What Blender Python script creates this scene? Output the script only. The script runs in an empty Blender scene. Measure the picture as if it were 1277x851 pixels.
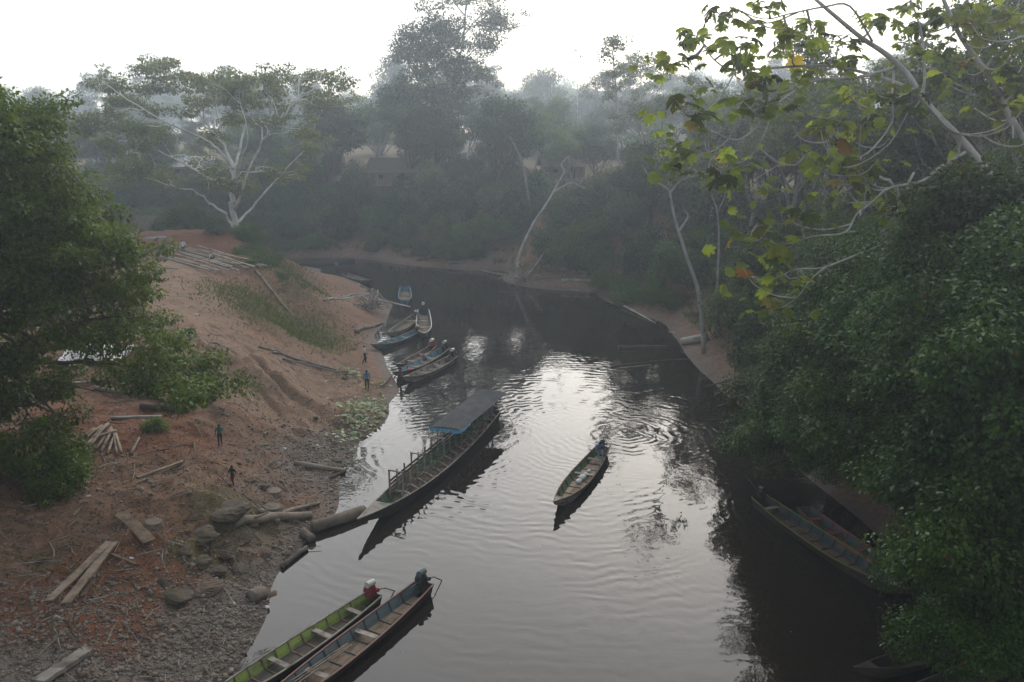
import bpy, math, random
import numpy as np
from mathutils import Vector, Matrix

scene = bpy.context.scene
R = math.radians
random.seed(7)
rng = np.random.default_rng(11)

# ------------------------------------------------------------------ camera, sky, sun, exposure
CAM_H, F_PX, HORIZON = 20.0, 1064.0, 160.0
PITCH = math.atan((425.5 - HORIZON) / F_PX)
cam_data = bpy.data.cameras.new('camera')
cam_data.lens = F_PX / 1277.0 * 36.0
cam_data.sensor_width = 36.0
cam_data.clip_start = 0.1
cam_data.clip_end = 4000.0
cam = bpy.data.objects.new('camera', cam_data)
scene.collection.objects.link(cam)
cam.location = (0, 0, CAM_H)
cam.rotation_euler = (math.pi / 2 - PITCH, 0, 0)
scene.camera = cam

SUN_EL, SUN_AZ = 22.0, 12.0      # azimuth measured from +Y (straight ahead) towards +X (right)
world = bpy.data.worlds.new('World')
scene.world = world
world.use_nodes = True
wn = world.node_tree.nodes
wl = world.node_tree.links
wn.clear()
w_out = wn.new('ShaderNodeOutputWorld')
w_bg = wn.new('ShaderNodeBackground')
w_sky = wn.new('ShaderNodeTexSky')
w_sky.sky_type = 'NISHITA'
w_sky.sun_disc = False
w_sky.sun_elevation = R(SUN_EL)
w_sky.sun_rotation = R(SUN_AZ)
w_sky.altitude = 150.0
w_sky.air_density = 1.0
w_sky.dust_density = 1.6
w_sky.ozone_density = 1.0
w_hsv = wn.new('ShaderNodeHueSaturation')
w_hsv.inputs['Saturation'].default_value = 0.75
w_bg.inputs['Strength'].default_value = 0.064
wl.new(w_sky.outputs['Color'], w_hsv.inputs['Color'])
w_veil = wn.new('ShaderNodeMix')          # an even veil of thin high cloud over the whole sky
w_veil.data_type = 'RGBA'
w_veil.inputs[0].default_value = 0.5
w_veil.inputs[7].default_value = (3.9, 4.05, 4.2, 1.0)
wl.new(w_hsv.outputs['Color'], w_veil.inputs[6])
wl.new(w_veil.outputs[2], w_bg.inputs['Color'])
wl.new(w_bg.outputs['Background'], w_out.inputs['Surface'])

sun_data = bpy.data.lights.new('sun', 'SUN')
sun_data.energy = 1.5
sun_data.angle = R(92.0)
sun_data.color = (1.0, 0.975, 0.94)
sun = bpy.data.objects.new('sun', sun_data)
scene.collection.objects.link(sun)
_sd = Vector((math.sin(R(SUN_AZ)) * math.cos(R(SUN_EL)), math.cos(R(SUN_AZ)) * math.cos(R(SUN_EL)), math.sin(R(SUN_EL))))
sun.rotation_euler = (-_sd).to_track_quat('-Z', 'Y').to_euler()
sun.location = (30, 160, 110)

scene.view_settings.view_transform = 'Standard'
scene.view_settings.look = 'None'
scene.view_settings.exposure = 1.7
scene.view_settings.gamma = 1.0
scene.view_settings.use_curve_mapping = False
scene.render.engine = 'CYCLES'
cy = scene.cycles
cy.max_bounces = 6
cy.diffuse_bounces = 3
cy.glossy_bounces = 2
cy.transmission_bounces = 3
cy.volume_bounces = 0
cy.transparent_max_bounces = 4
cy.caustics_reflective = False
cy.caustics_refractive = False
cy.use_denoising = True
try:
    cy.denoiser = 'OPENIMAGEDENOISE'
    cy.denoising_input_passes = 'RGB_ALBEDO_NORMAL'
except Exception:
    pass

# ------------------------------------------------------------------ from the photograph's measurements to places on the ground
_ct, _st = math.cos(PITCH), math.sin(PITCH)
def ray(u, v):
    a, b = (u - 638.5) / F_PX, (425.5 - v) / F_PX
    return np.array((a, _ct + b * _st, -_st + b * _ct))
def P(u, v, z=0.0):
    d = ray(u, v)
    t = (z - CAM_H) / d[2]
    return np.array((d[0] * t, d[1] * t, z))
def D(u, v, y):
    """the point seen at (u, v) that stands y metres ahead"""
    d = ray(u, v)
    t = y / d[1]
    return np.array((d[0] * t, y, CAM_H + d[2] * t))

# ------------------------------------------------------------------ noise
def _hash(ix, iy, seed):
    n = (ix.astype(np.int64) * 374761393 + iy.astype(np.int64) * 668265263 + seed * 1442695041) & 0xffffffff
    n = ((n ^ (n >> 13)) * 1274126177) & 0xffffffff
    n = n ^ (n >> 16)
    return (n & 0xffffff) / float(0xffffff)
def vnoise(x, y, seed=0):
    x = np.asarray(x, float); y = np.asarray(y, float)
    ix, iy = np.floor(x), np.floor(y)
    fx, fy = x - ix, y - iy
    fx = fx * fx * (3 - 2 * fx); fy = fy * fy * (3 - 2 * fy)
    a = _hash(ix, iy, seed); b = _hash(ix + 1, iy, seed)
    c = _hash(ix, iy + 1, seed); d = _hash(ix + 1, iy + 1, seed)
    return (a + (b - a) * fx) * (1 - fy) + (c + (d - c) * fx) * fy
def fbm(x, y, octaves=4, seed=0):
    s = 0.0; a = 0.5; f = 1.0
    for k in range(octaves):
        s = s + a * (vnoise(x * f + 17.3 * k, y * f - 9.1 * k, seed + k) * 2 - 1)
        a *= 0.5; f *= 2.03
    return s

# ------------------------------------------------------------------ objects
COL = scene.collection
def tag(o, label=None, cat=None, group=None, kind=None):
    if label: o['label'] = label
    if cat: o['category'] = cat
    if group: o['group'] = group
    if kind: o['kind'] = kind
    return o
def link(name, data, parent=None, loc=None, rot=None):
    o = bpy.data.objects.new(name, data)
    COL.objects.link(o)
    if parent is not None: o.parent = parent
    if loc is not None: o.location = Vector([float(c) for c in loc])
    if rot is not None: o.rotation_euler = rot
    return o
def empty(name, loc=(0, 0, 0), rz=0.0):
    o = link(name, None, None, loc, (0, 0, rz))
    o.empty_display_size = 0.3
    return o
def copy_tree(o, parent=None):
    c = o.copy()
    COL.objects.link(c)
    c.parent = parent
    for ch in list(o.children):
        copy_tree(ch, c)
    return c

class MB:
    """collects shapes, then links them as one mesh object"""
    def __init__(self):
        self.v, self.f, self.m = [], [], []
    def add(self, verts, faces, mi=0):
        b = len(self.v)
        self.v.extend([tuple(map(float, p)) for p in verts])
        for f in faces:
            self.f.append(tuple(b + i for i in f)); self.m.append(mi)
        return self
    def box(self, c, s, rot=None, mi=0, taper=1.0):
        hx, hy, hz = s[0] / 2, s[1] / 2, s[2] / 2
        vs = []
        for z, k in ((-hz, 1.0), (hz, taper)):
            for x, y in ((-hx, -hy), (hx, -hy), (hx, hy), (-hx, hy)):
                p = Vector((x * k, y * k, z))
                if rot is not None: p = rot @ p
                vs.append((p[0] + c[0], p[1] + c[1], p[2] + c[2]))
        return self.add(vs, [(3, 2, 1, 0), (4, 5, 6, 7), (0, 1, 5, 4), (1, 2, 6, 5), (2, 3, 7, 6), (3, 0, 4, 7)], mi)
    def bar(self, a, b, w, h=None, mi=0, up=(0, 0, 1)):
        """a rectangular bar from a to b"""
        a = Vector([float(t) for t in a]); b = Vector([float(t) for t in b]); h = h or w
        d = b - a; L = d.length
        if L < 1e-6: return self
        d.normalize(); u = Vector(up)
        if abs(d.dot(u)) > 0.97: u = Vector((1, 0, 0))
        s = d.cross(u).normalized(); u = s.cross(d).normalized()
        rot = Matrix((s, d, u)).transposed()
        return self.box((a + b) / 2, (w, L, h), rot, mi)
    def tube(self, pts, rad, sides=7, mi=0, cap=True, lump=0.0):
        pts = [np.array(p, float) for p in pts]
        n = len(pts)
        if np.isscalar(rad): rad = [rad] * n
        rings = []
        prev = None
        for i in range(n):
            t = pts[min(i + 1, n - 1)] - pts[max(i - 1, 0)]
            t = t / (np.linalg.norm(t) + 1e-9)
            if prev is None:
                ref = np.array((0, 0, 1.0)) if abs(t[2]) < 0.9 else np.array((1.0, 0, 0))
                s = np.cross(t, ref)
            else:
                s = prev - t * np.dot(prev, t)
            s = s / (np.linalg.norm(s) + 1e-9)
            q = np.cross(t, s); prev = s
            ring = []
            for k in range(sides):
                a = 2 * math.pi * k / sides
                rr = rad[i] * (1 + (lump * (random.random() - 0.5) if lump else 0))
                ring.append(pts[i] + rr * (math.cos(a) * s + math.sin(a) * q))
            rings.append(ring)
        vs = [p for r in rings for p in r]
        fs = []
        for i in range(n - 1):
            for k in range(sides):
                k2 = (k + 1) % sides
                fs.append((i * sides + k, (i + 1) * sides + k, (i + 1) * sides + k2, i * sides + k2))
        if cap:
            fs.append(tuple(range(sides)))
            fs.append(tuple(reversed(range((n - 1) * sides, n * sides))))
        return self.add(vs, fs, mi)
    def ball(self, c, r, seg=10, rings=6, mi=0, lump=0.0):
        r = (r, r, r) if np.isscalar(r) else r
        vs = [(c[0], c[1], c[2] + r[2])]
        for i in range(1, rings):
            th = math.pi * i / rings
            for k in range(seg):
                a = 2 * math.pi * k / seg
                l = 1 + (lump * (random.random() - .5) if lump else 0)
                vs.append((c[0] + r[0] * l * math.sin(th) * math.cos(a), c[1] + r[1] * l * math.sin(th) * math.sin(a), c[2] + r[2] * l * math.cos(th)))
        vs.append((c[0], c[1], c[2] - r[2]))
        fs = [(0, 1 + k, 1 + (k + 1) % seg) for k in range(seg)]
        for i in range(rings - 2):
            for k in range(seg):
                k2 = (k + 1) % seg
                fs.append((1 + i * seg + k, 1 + (i + 1) * seg + k, 1 + (i + 1) * seg + k2, 1 + i * seg + k2))
        e = len(vs) - 1; b = 1 + (rings - 2) * seg
        fs += [(e, b + (k + 1) % seg, b + k) for k in range(seg)]
        return self.add(vs, fs, mi)
    def mesh(self, name, mats, smooth=False):
        me = bpy.data.meshes.new(name)
        me.from_pydata(self.v, [], self.f)
        for m in (mats if isinstance(mats, (list, tuple)) else [mats]): me.materials.append(m)
        if any(self.m): me.polygons.foreach_set('material_index', self.m)
        if smooth: me.polygons.foreach_set('use_smooth', [True] * len(me.polygons))
        me.update()
        return me
    def build(self, name, mats, parent=None, loc=None, rot=None, smooth=False):
        return link(name, self.mesh(name, mats, smooth), parent, loc, rot)

# ------------------------------------------------------------------ materials
def new_mat(name):
    m = bpy.data.materials.new(name); m.use_nodes = True
    nt = m.node_tree; nt.nodes.clear()
    out = nt.nodes.new('ShaderNodeOutputMaterial')
    return m, nt, out
class NB:
    """short-hand for building node trees"""
    def __init__(self, nt): self.nt = nt
    def n(self, typ, **kw):
        x = self.nt.nodes.new(typ)
        for k, v in kw.items(): setattr(x, k, v)
        return x
    def set(self, sock, val):
        if hasattr(val, 'is_output'): self.nt.links.new(val, sock)
        elif isinstance(val, tuple) and len(val) == 3 and sock.type == 'RGBA': sock.default_value = (*val, 1.0)
        else: sock.default_value = val
    def math(self, op, a, b=0.0, c=None, clamp=False):
        x = self.n('ShaderNodeMath', operation=op, use_clamp=clamp)
        self.set(x.inputs[0], a); self.set(x.inputs[1], b)
        if c is not None: self.set(x.inputs[2], c)
        return x.outputs[0]
    def mix(self, fac, a, b, blend='MIX'):
        x = self.n('ShaderNodeMix', data_type='RGBA', blend_type=blend)
        self.set(x.inputs[0], fac); self.set(x.inputs[6], a); self.set(x.inputs[7], b)
        return x.outputs[2]
    def noise(self, vec, scale, detail=3.0, rough=0.55, out='Fac', dist=0.0):
        x = self.n('ShaderNodeTexNoise')
        if vec is not None: self.set(x.inputs['Vector'], vec)
        x.inputs['Scale'].default_value = scale; x.inputs['Detail'].default_value = detail
        x.inputs['Roughness'].default_value = rough; x.inputs['Distortion'].default_value = dist
        return x.outputs[out]
    def ramp(self, fac, stops):
        x = self.n('ShaderNodeValToRGB')
        el = x.color_ramp.elements
        while len(el) > 1: el.remove(el[-1])
        for i, (p, c) in enumerate(stops):
            e = el[0] if i == 0 else el.new(p)
            e.position = p; e.color = (*c, 1.0) if isinstance(c, tuple) else (c, c, c, 1.0)
        self.set(x.inputs[0], fac)
        return x.outputs[0]
    def mapr(self, v, a, b, c=0.0, d=1.0):
        x = self.n('ShaderNodeMapRange')
        self.set(x.inputs[0], v)
        for i, k in enumerate((a, b, c, d)): x.inputs[i + 1].default_value = k
        return x.outputs[0]
    def scale(self, vec, s):
        x = self.n('ShaderNodeMapping'); self.set(x.inputs['Vector'], vec); x.inputs['Scale'].default_value = s
        return x.outputs[0]
    def bump(self, h, dist=0.02, strength=1.0):
        x = self.n('ShaderNodeBump'); self.set(x.inputs['Height'], h)
        x.inputs['Distance'].default_value = dist; x.inputs['Strength'].default_value = strength
        return x.outputs[0]
    def principled(self, out, color, rough=0.8, normal=None, spec=0.3, metal=0.0):
        x = self.n('ShaderNodeBsdfPrincipled')
        self.set(x.inputs['Base Color'], color); self.set(x.inputs['Roughness'], rough)
        x.inputs['Specular IOR Level'].default_value = spec; x.inputs['Metallic'].default_value = metal
        if normal is not None: self.set(x.inputs['Normal'], normal)
        self.nt.links.new(x.outputs[0], out.inputs['Surface'])
        return x

def weathered(name, c1, c2, scale=6.0, stretch=(1, 1, 1), rough=0.85, bump=0.01, dirt=None, dirt_amt=0.45, spec=0.25, metal=0.0, fine=40.0):
    """a worn surface: two tones, fine grain, blotches of dirt with a shape of their own"""
    m, nt, out = new_mat(name); b = NB(nt)
    tc = b.n('ShaderNodeTexCoord').outputs['Object']
    oi = b.n('ShaderNodeObjectInfo').outputs['Random']
    shift = b.n('ShaderNodeVectorMath', operation='ADD')
    comb = b.n('ShaderNodeCombineXYZ')
    k = b.math('MULTIPLY', oi, 37.0)
    for i in range(3): b.set(comb.inputs[i], k)
    b.set(shift.inputs[0], tc); b.set(shift.inputs[1], comb.outputs[0])
    v = b.scale(shift.outputs[0], stretch)
    n1 = b.noise(v, scale, 5.0, 0.6)
    n2 = b.noise(v, fine, 3.0, 0.6)
    col = b.mix(b.mapr(n1, 0.3, 0.7), c1, c2)
    col = b.mix(b.mapr(n2, 0.35, 0.75, 0.0, 0.35), col, tuple(x * 0.45 for x in c1))
    val = b.mapr(oi, 0.0, 1.0, 0.82, 1.15)
    hs = b.n('ShaderNodeHueSaturation'); b.set(hs.inputs['Color'], col); b.set(hs.inputs['Value'], val)
    col = hs.outputs[0]
    if dirt:
        n3 = b.noise(shift.outputs[0], scale * 0.5, 4.0, 0.65)
        col = b.mix(b.mapr(n3, 0.48, 0.62, 0.0, dirt_amt * 1.6), col, dirt)
    h = b.math('ADD', b.math('MULTIPLY', n1, 0.5), n2)
    b.principled(out, col, rough, b.bump(h, bump), spec, metal)
    return m

def leaf_mat(name, lo, hi, trans=0.4, gloss=0.12, rough=0.45, odd=None, odd_amt=0.03):
    """leaves: tone by leaf and by plant, light passing through, a weak sheen"""
    m, nt, out = new_mat(name); b = NB(nt)
    at = b.n('ShaderNodeAttribute', attribute_name='tint').outputs['Fac']
    oi = b.n('ShaderNodeObjectInfo').outputs['Random']
    col = b.mix(at, lo, hi)
    if odd: col = b.mix(b.math('GREATER_THAN', at, 1.0 - odd_amt), col, odd)
    hs = b.n('ShaderNodeHueSaturation')
    b.set(hs.inputs['Color'], col)
    b.set(hs.inputs['Hue'], b.mapr(oi, 0, 1, 0.485, 0.515)); b.set(hs.inputs['Value'], b.mapr(oi, 0, 1, 0.75, 1.3))
    d = b.n('ShaderNodeBsdfDiffuse'); b.set(d.inputs['Color'], hs.outputs[0])
    t = b.n('ShaderNodeBsdfTranslucent')
    tcol = b.mix(1.0, hs.outputs[0], (1.15, 1.1, 0.45), 'MULTIPLY')
    b.set(t.inputs['Color'], tcol)
    g = b.n('ShaderNodeBsdfGlossy'); g.inputs['Roughness'].default_value = rough
    g.inputs['Color'].default_value = (0.8, 0.85, 0.8, 1)
    m1 = b.n('ShaderNodeMixShader'); m1.inputs[0].default_value = trans
    nt.links.new(d.outputs[0], m1.inputs[1]); nt.links.new(t.outputs[0], m1.inputs[2])
    fr = b.n('ShaderNodeFresnel'); fr.inputs[0].default_value = 1.35
    m2 = b.n('ShaderNodeMixShader')
    b.set(m2.inputs[0], b.math('MULTIPLY', fr.outputs[0], gloss * 0.35, clamp=True))
    nt.links.new(m1.outputs[0], m2.inputs[1]); nt.links.new(g.outputs[0], m2.inputs[2])
    nt.links.new(m2.outputs[0], out.inputs['Surface'])
    return m
# ------------------------------------------------------------------ the lie of the land
LEFT_SHORE = [(285, 851), (322, 790), (335, 745), (345, 715), (370, 688), (392, 668), (420, 640), (424, 605), (430, 580), (445, 558),
              (458, 542), (486, 515), (498, 490), (490, 470), (481, 452), (474, 430), (468, 415), (482, 400), (490, 380), (472, 370), (452, 356), (430, 346), (402, 337), (372, 331)]
RIGHT_SHORE = [(385, 322), (430, 322), (470, 325), (530, 333), (600, 338), (636, 342), (645, 356), (690, 362), (740, 366), (790, 390), (830, 405),
               (848, 430), (872, 462), (900, 490), (932, 515), (1000, 590), (1080, 655), (1150, 725), (1250, 830)]
ls = [P(u, v, 0) for u, v in LEFT_SHORE]
rs = [P(u, v, 0) for u, v in RIGHT_SHORE]
left_w = [(-10, 20), (-10, 8), (-11, -20), (-12, -60)]
left_far = [(-40, 117), (-52, 115), (-70, 110), (-100, 104), (-150, 100)]
right_w = [(19, 20), (19, 5), (19, -20), (19, -60)]
right_far = [(-38, 134), (-55, 134), (-75, 130), (-100, 126), (-150, 122)]
CP = []
CP += [(p[0], p[1], 0.0) for p in ls] + [(x, y, 0.0) for x, y in left_w + left_far]
CP += [(p[0], p[1], 0.0) for p in rs] + [(x, y, 0.0) for x, y in right_w + right_far]
# river bed
CP += [(4, y, -1.8) for y in (-60, -20, 10, 28, 40, 52, 64, 76, 88)] + [(-2, 100, -1.6), (-10, 112, -1.4), (-24, 122, -1.2), (-42, 125, -1.2), (-70, 120, -1.3), (-110, 114, -1.3)]
CP += [(-5, y, -1.3) for y in (30, 40, 50, 60, 70)] + [(13, y, -1.2) for y in (28, 40, 52, 64)] + [(10, 84, -1.2), (-8, 84, -1.2)]
# left bank, measured
LB = [(250, 851, .55), (200, 800, 1.0), (100, 851, 1.3), (0, 851, 1.9), (300, 745, .55), (200, 700, 1.8), (100, 700, 2.5), (0, 720, 3.0), (0, 600, 4.0), (100, 600, 3.2),
      (200, 640, 2.4), (250, 650, 2.0), (295, 640, 1.9), (300, 690, 1.0), (340, 655, .8), (380, 640, .4), (275, 557, 2.7), (291, 607, 2.2), (330, 600, 1.3), (385, 575, .7), (420, 555, .5), (435, 520, .75), (350, 530, 1.6),
      (275, 490, 4.2), (200, 505, 4.0), (100, 510, 4.2), (0, 500, 5.0), (250, 425, 5.6), (180, 410, 6.2), (310, 440, 4.7), (335, 470, 3.6), (372, 478, 2.3), (385, 492, 1.1), (360, 510, 1.6), (440, 480, .7),
      (440, 440, .9), (462, 452, .4), (410, 405, 1.5), (340, 405, 4.1), (300, 370, 5.8), (250, 350, 6.8), (200, 325, 7.4), (300, 325, 7.0), (340, 345, 5.9), (365, 395, 2.9), (385, 352, 2.2), (430, 375, .9), (400, 430, 1.3), (345, 335, 6.2), (375, 345, 3.0), (402, 370, 1.5)]
CP += [tuple(P(u, v, z)) for u, v, z in LB]
# red hump beyond the lumber, the village terrace, the land behind the crest
CP += [(-36, 96, 8.8), (-32.5, 96, 8.6), (-41, 97, 8.6), (-32, 91, 7.2), (-40, 90, 7.4), (-28, 94, 6.5), (-27, 104, 4.2), (-30, 108, 3.4), (-36, 106, 6.0), (-45, 105, 6.5), (-50, 92, 8.0), (-60, 100, 7.5), (-75, 95, 8), (-100, 90, 8), (-150, 85, 9), (-60, 70, 8), (-45, 60, 7.2),
       (-40, 45, 6.2), (-60, 40, 7.5), (-100, 40, 9), (-30, 30, 4.2), (-40, 20, 5), (-25, 15, 3.2), (-25, 0, 3.5), (-25, -30, 4), (-60, 0, 8), (-60, -50, 8), (-150, 0, 10), (-150, -60, 10)]
# far bank and right bank: steep, then level land
for x, y in [(-150, 122), (-100, 126), (-75, 130), (-55, 134), (-38, 134)]:
    CP += [(x, y + 6, 3.0), (x, y + 15, 9.0), (x, y + 28, 11.0), (x, y + 60, 12.0)]
for p, nrm in zip(rs[2:], [(0.1, 1)] * 2 + [(.25, 1)] * 4 + [(.6, .8)] * 3 + [(1, .2)] * 10):
    n = np.array(nrm) / np.hypot(*nrm)
    for dd, z in ((3, 1.0), (8, 4.0), (16, 8.5), (30, 10.5), (60, 12)):
        CP.append((p[0] + n[0] * dd, p[1] + n[1] * dd, z))
for y in (20, 5, -20, -60):
    CP += [(21, y, 1.0), (26, y, 4.0), (34, y, 8.0), (48, y, 10.5), (80, y, 12)]
for x in (-500, -300, -150, -60, 0, 60, 150, 300, 500):
    for y in (240, 350, 500, 720):
        CP.append((x, y, 13 + 0.004 * (y - 240) + 2 * math.sin(x * .02 + y * .01)))
for y in (-90, 0, 90, 160):
    CP += [(150, y, 13), (300, y, 14), (520, y, 14), (-300, y, 11), (-520, y, 12)]
CP = np.array(CP)
# drop near-duplicates
keep = []
for i, p in enumerate(CP):
    if all((p[0] - CP[j][0]) ** 2 + (p[1] - CP[j][1]) ** 2 > 1.2 for j in keep): keep.append(i)
CP = CP[keep]
def _phi(r2): return np.sqrt(r2 + 2.25)
_A = _phi(((CP[:, None, :2] - CP[None, :, :2]) ** 2).sum(-1))
n_ = len(CP)
_M = np.zeros((n_ + 3, n_ + 3)); _M[:n_, :n_] = _A + np.eye(n_) * -0.15
_M[:n_, n_] = 1; _M[:n_, n_ + 1:] = CP[:, :2]; _M[n_, :n_] = 1; _M[n_ + 1:, :n_] = CP[:, :2].T
_W = np.linalg.solve(_M, np.concatenate([CP[:, 2], np.zeros(3)]))
def h_smooth(x, y):
    x = np.atleast_1d(np.asarray(x, float)); y = np.atleast_1d(np.asarray(y, float))
    out = np.empty(x.size); xf, yf = x.ravel(), y.ravel()
    for i in range(0, x.size, 20000):
        s = slice(i, i + 20000)
        r2 = (xf[s, None] - CP[None, :, 0]) ** 2 + (yf[s, None] - CP[None, :, 1]) ** 2
        out[s] = _phi(r2) @ _W[:n_] + _W[n_] + xf[s] * _W[n_ + 1] + yf[s] * _W[n_ + 2]
    return out.reshape(x.shape)

def sstep(x, a, b):
    t = np.clip((x - a) / (b - a), 0, 1)
    return t * t * (3 - 2 * t)
def blob(x, y, c, r):
    return np.exp(-(((x - c[0]) / r[0]) ** 2 + ((y - c[1]) / r[1]) ** 2))
_gul = P(345, 478, 3.2); _rockc = P(285, 660, 1.5); _moss1 = P(285, 628, 2.0)
def relief(x, y, z):
    on = sstep(z, 0.02, 0.7)
    r = fbm(x * .35, y * .35, 4, 3) * .35 + fbm(x * 1.6, y * 1.6, 3, 9) * .17 + fbm(x * 4.2, y * 4.2, 2, 21) * .075
    # rain gullies down the bare slope
    gm = blob(x, y, _gul, (5.5, 8.0)) + 0.6 * blob(x, y, P(300, 440, 5), (6, 8))
    al, ac = x * .9 - y * .45, x * .45 + y * .9
    rid = np.clip(1 - 3.2 * np.abs(fbm(ac * .42 + .5 * fbm(x * .3, y * .3, 2, 31), al * .10, 3, 36)), 0, 1) ** 1.6
    rid2 = np.clip(1 - 3.5 * np.abs(fbm(ac * 1.3, al * .35, 3, 37)), 0, 1) ** 2
    r = r - gm * (.62 * rid + .20 * rid2) + gm * .25 * fbm(x * 2.2, y * 2.2, 3, 5)
    # ledges of soft rock by the water
    rm = blob(x, y, _rockc, (4.2, 5.0))
    st = fbm(x * .55, y * .55, 3, 41) * 2.4
    r = r + rm * ((np.floor(st * 2.5) / 2.5 + .25 * (st % .4)) * .55)
    return r * on
xs = np.concatenate([-np.geomspace(46, 540, 30)[::-1], np.arange(-45, 24, 0.24), np.geomspace(24.3, 540, 42)])
ys = np.concatenate([-np.geomspace(2, 110, 14)[::-1], np.arange(0, 22, 2.0), np.arange(22, 62, 0.22), np.arange(62, 100, .34), np.arange(100, 140, .6), np.geomspace(141, 730, 46)])
GX, GY = np.meshgrid(xs, ys)
GZ0 = h_smooth(GX, GY)
GZ = GZ0 + relief(GX, GY, GZ0)
GZ = np.where((GZ0 > .05) & (GZ < .03), .03, GZ)
def ground_z(x, y):
    i = int(np.clip(np.searchsorted(xs, x) - 1, 0, len(xs) - 2)); j = int(np.clip(np.searchsorted(ys, y) - 1, 0, len(ys) - 2))
    a = (x - xs[i]) / (xs[i + 1] - xs[i]); b = (y - ys[j]) / (ys[j + 1] - ys[j])
    return float((GZ[j, i] * (1 - a) + GZ[j, i + 1] * a) * (1 - b) + (GZ[j + 1, i] * (1 - a) + GZ[j + 1, i + 1] * a) * b)
def G(u, v, water=True):
    """the place on the ground (or the water) that the photograph shows at (u, v)"""
    d = ray(u, v); t = 22.0
    while t < 500:
        p = d * t
        g = ground_z(p[0], p[1])
        if water: g = max(g, 0.0)
        if CAM_H + p[2] < g: break
        t += .15 if t < 150 else 1.0
    t -= .07
    x, y = d[0] * t, d[1] * t
    return np.array((x, y, max(ground_z(x, y), 0.0) if water else ground_z(x, y)))
def on(x, y): return np.array((x, y, ground_z(x, y)))

# zones of the ground: red clay, gravel, moss, dry sandy path
zr = np.zeros_like(GX); zg = np.zeros_like(GX); zm = np.zeros_like(GX); zp = np.zeros_like(GX)
def zone(z, u, v, zz, rx, ry, a=1.0):
    z += a * blob(GX, GY, P(u, v, zz), (rx, ry))
wob = fbm(GX * .5, GY * .5, 4, 55)
for q in [(150, 720, 2, 2.6, 2.4), (215, 690, 1.9, 2.0, 1.8), (110, 760, 2, 2.5, 1.6), (60, 800, 1.6, 3, 1.5, .5), (170, 525, 4, 3.2, 2.8, 1.1), (230, 545, 3.4, 2, 2, .6), (100, 520, 4.2, 3, 3, .7), (395, 372, 1.6, 4, 4, .55), (310, 345, 6.5, 5, 4, .5), (330, 400, 4.6, 3, 5, .5)]: zone(zr, *q)
zr += 1.4 * blob(GX, GY, (-35.5, 92.5), (7, 5))
for q in [(250, 810, .8, 5, 4.2), (180, 830, 1, 4, 3, .8), (320, 740, .5, 2.5, 4, .9), (390, 600, .6, 4, 7, .5), (60, 830, 1.5, 4, 3, .6), (440, 560, .3, 3, 5, .6)]: zone(zg, *q)
for q in [(285, 630, 2, 2.2, 2.0, .9), (250, 690, 1.6, 1.6, 1.6, .7), (300, 500, 3, 2, 3, .3), (320, 545, 2, 2, 2, .35), (345, 395, 4, 4, 6, .7), (385, 410, 2.5, 4, 5, .6)]: zone(zm, *q)
for q in [(260, 380, 6, 6, 8, .8), (340, 470, 3.4, 5, 5, .9), (400, 480, 1, 5, 6, .35), (300, 460, 4.5, 4, 5, .8), (225, 335, 7, 6, 5, .7), (40, 700, 2.8, 3, 1.2, .5), (410, 375, 1.4, 6, 8, .6)]: zone(zp, *q)
far_green = sstep(GY, 118, 135) + sstep(GX, 20, 26) + sstep(-GX, 44, 56)
zg += np.clip(sstep(GY, 100, 108) * sstep(GX, -16, -8) + sstep(GX, 10, 14) + sstep(GY, 126, 129), 0, 1) * .35 * (1 - sstep(GZ, 1.6, 3.0))
zm += np.clip(far_green, 0, 1) * sstep(GZ, 1.8, 4.0) * 1.3
Z4 = np.stack([np.clip(q * (1 + .9 * wob), 0, 1) for q in (zr, zg, zm, zp)], -1)

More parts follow.
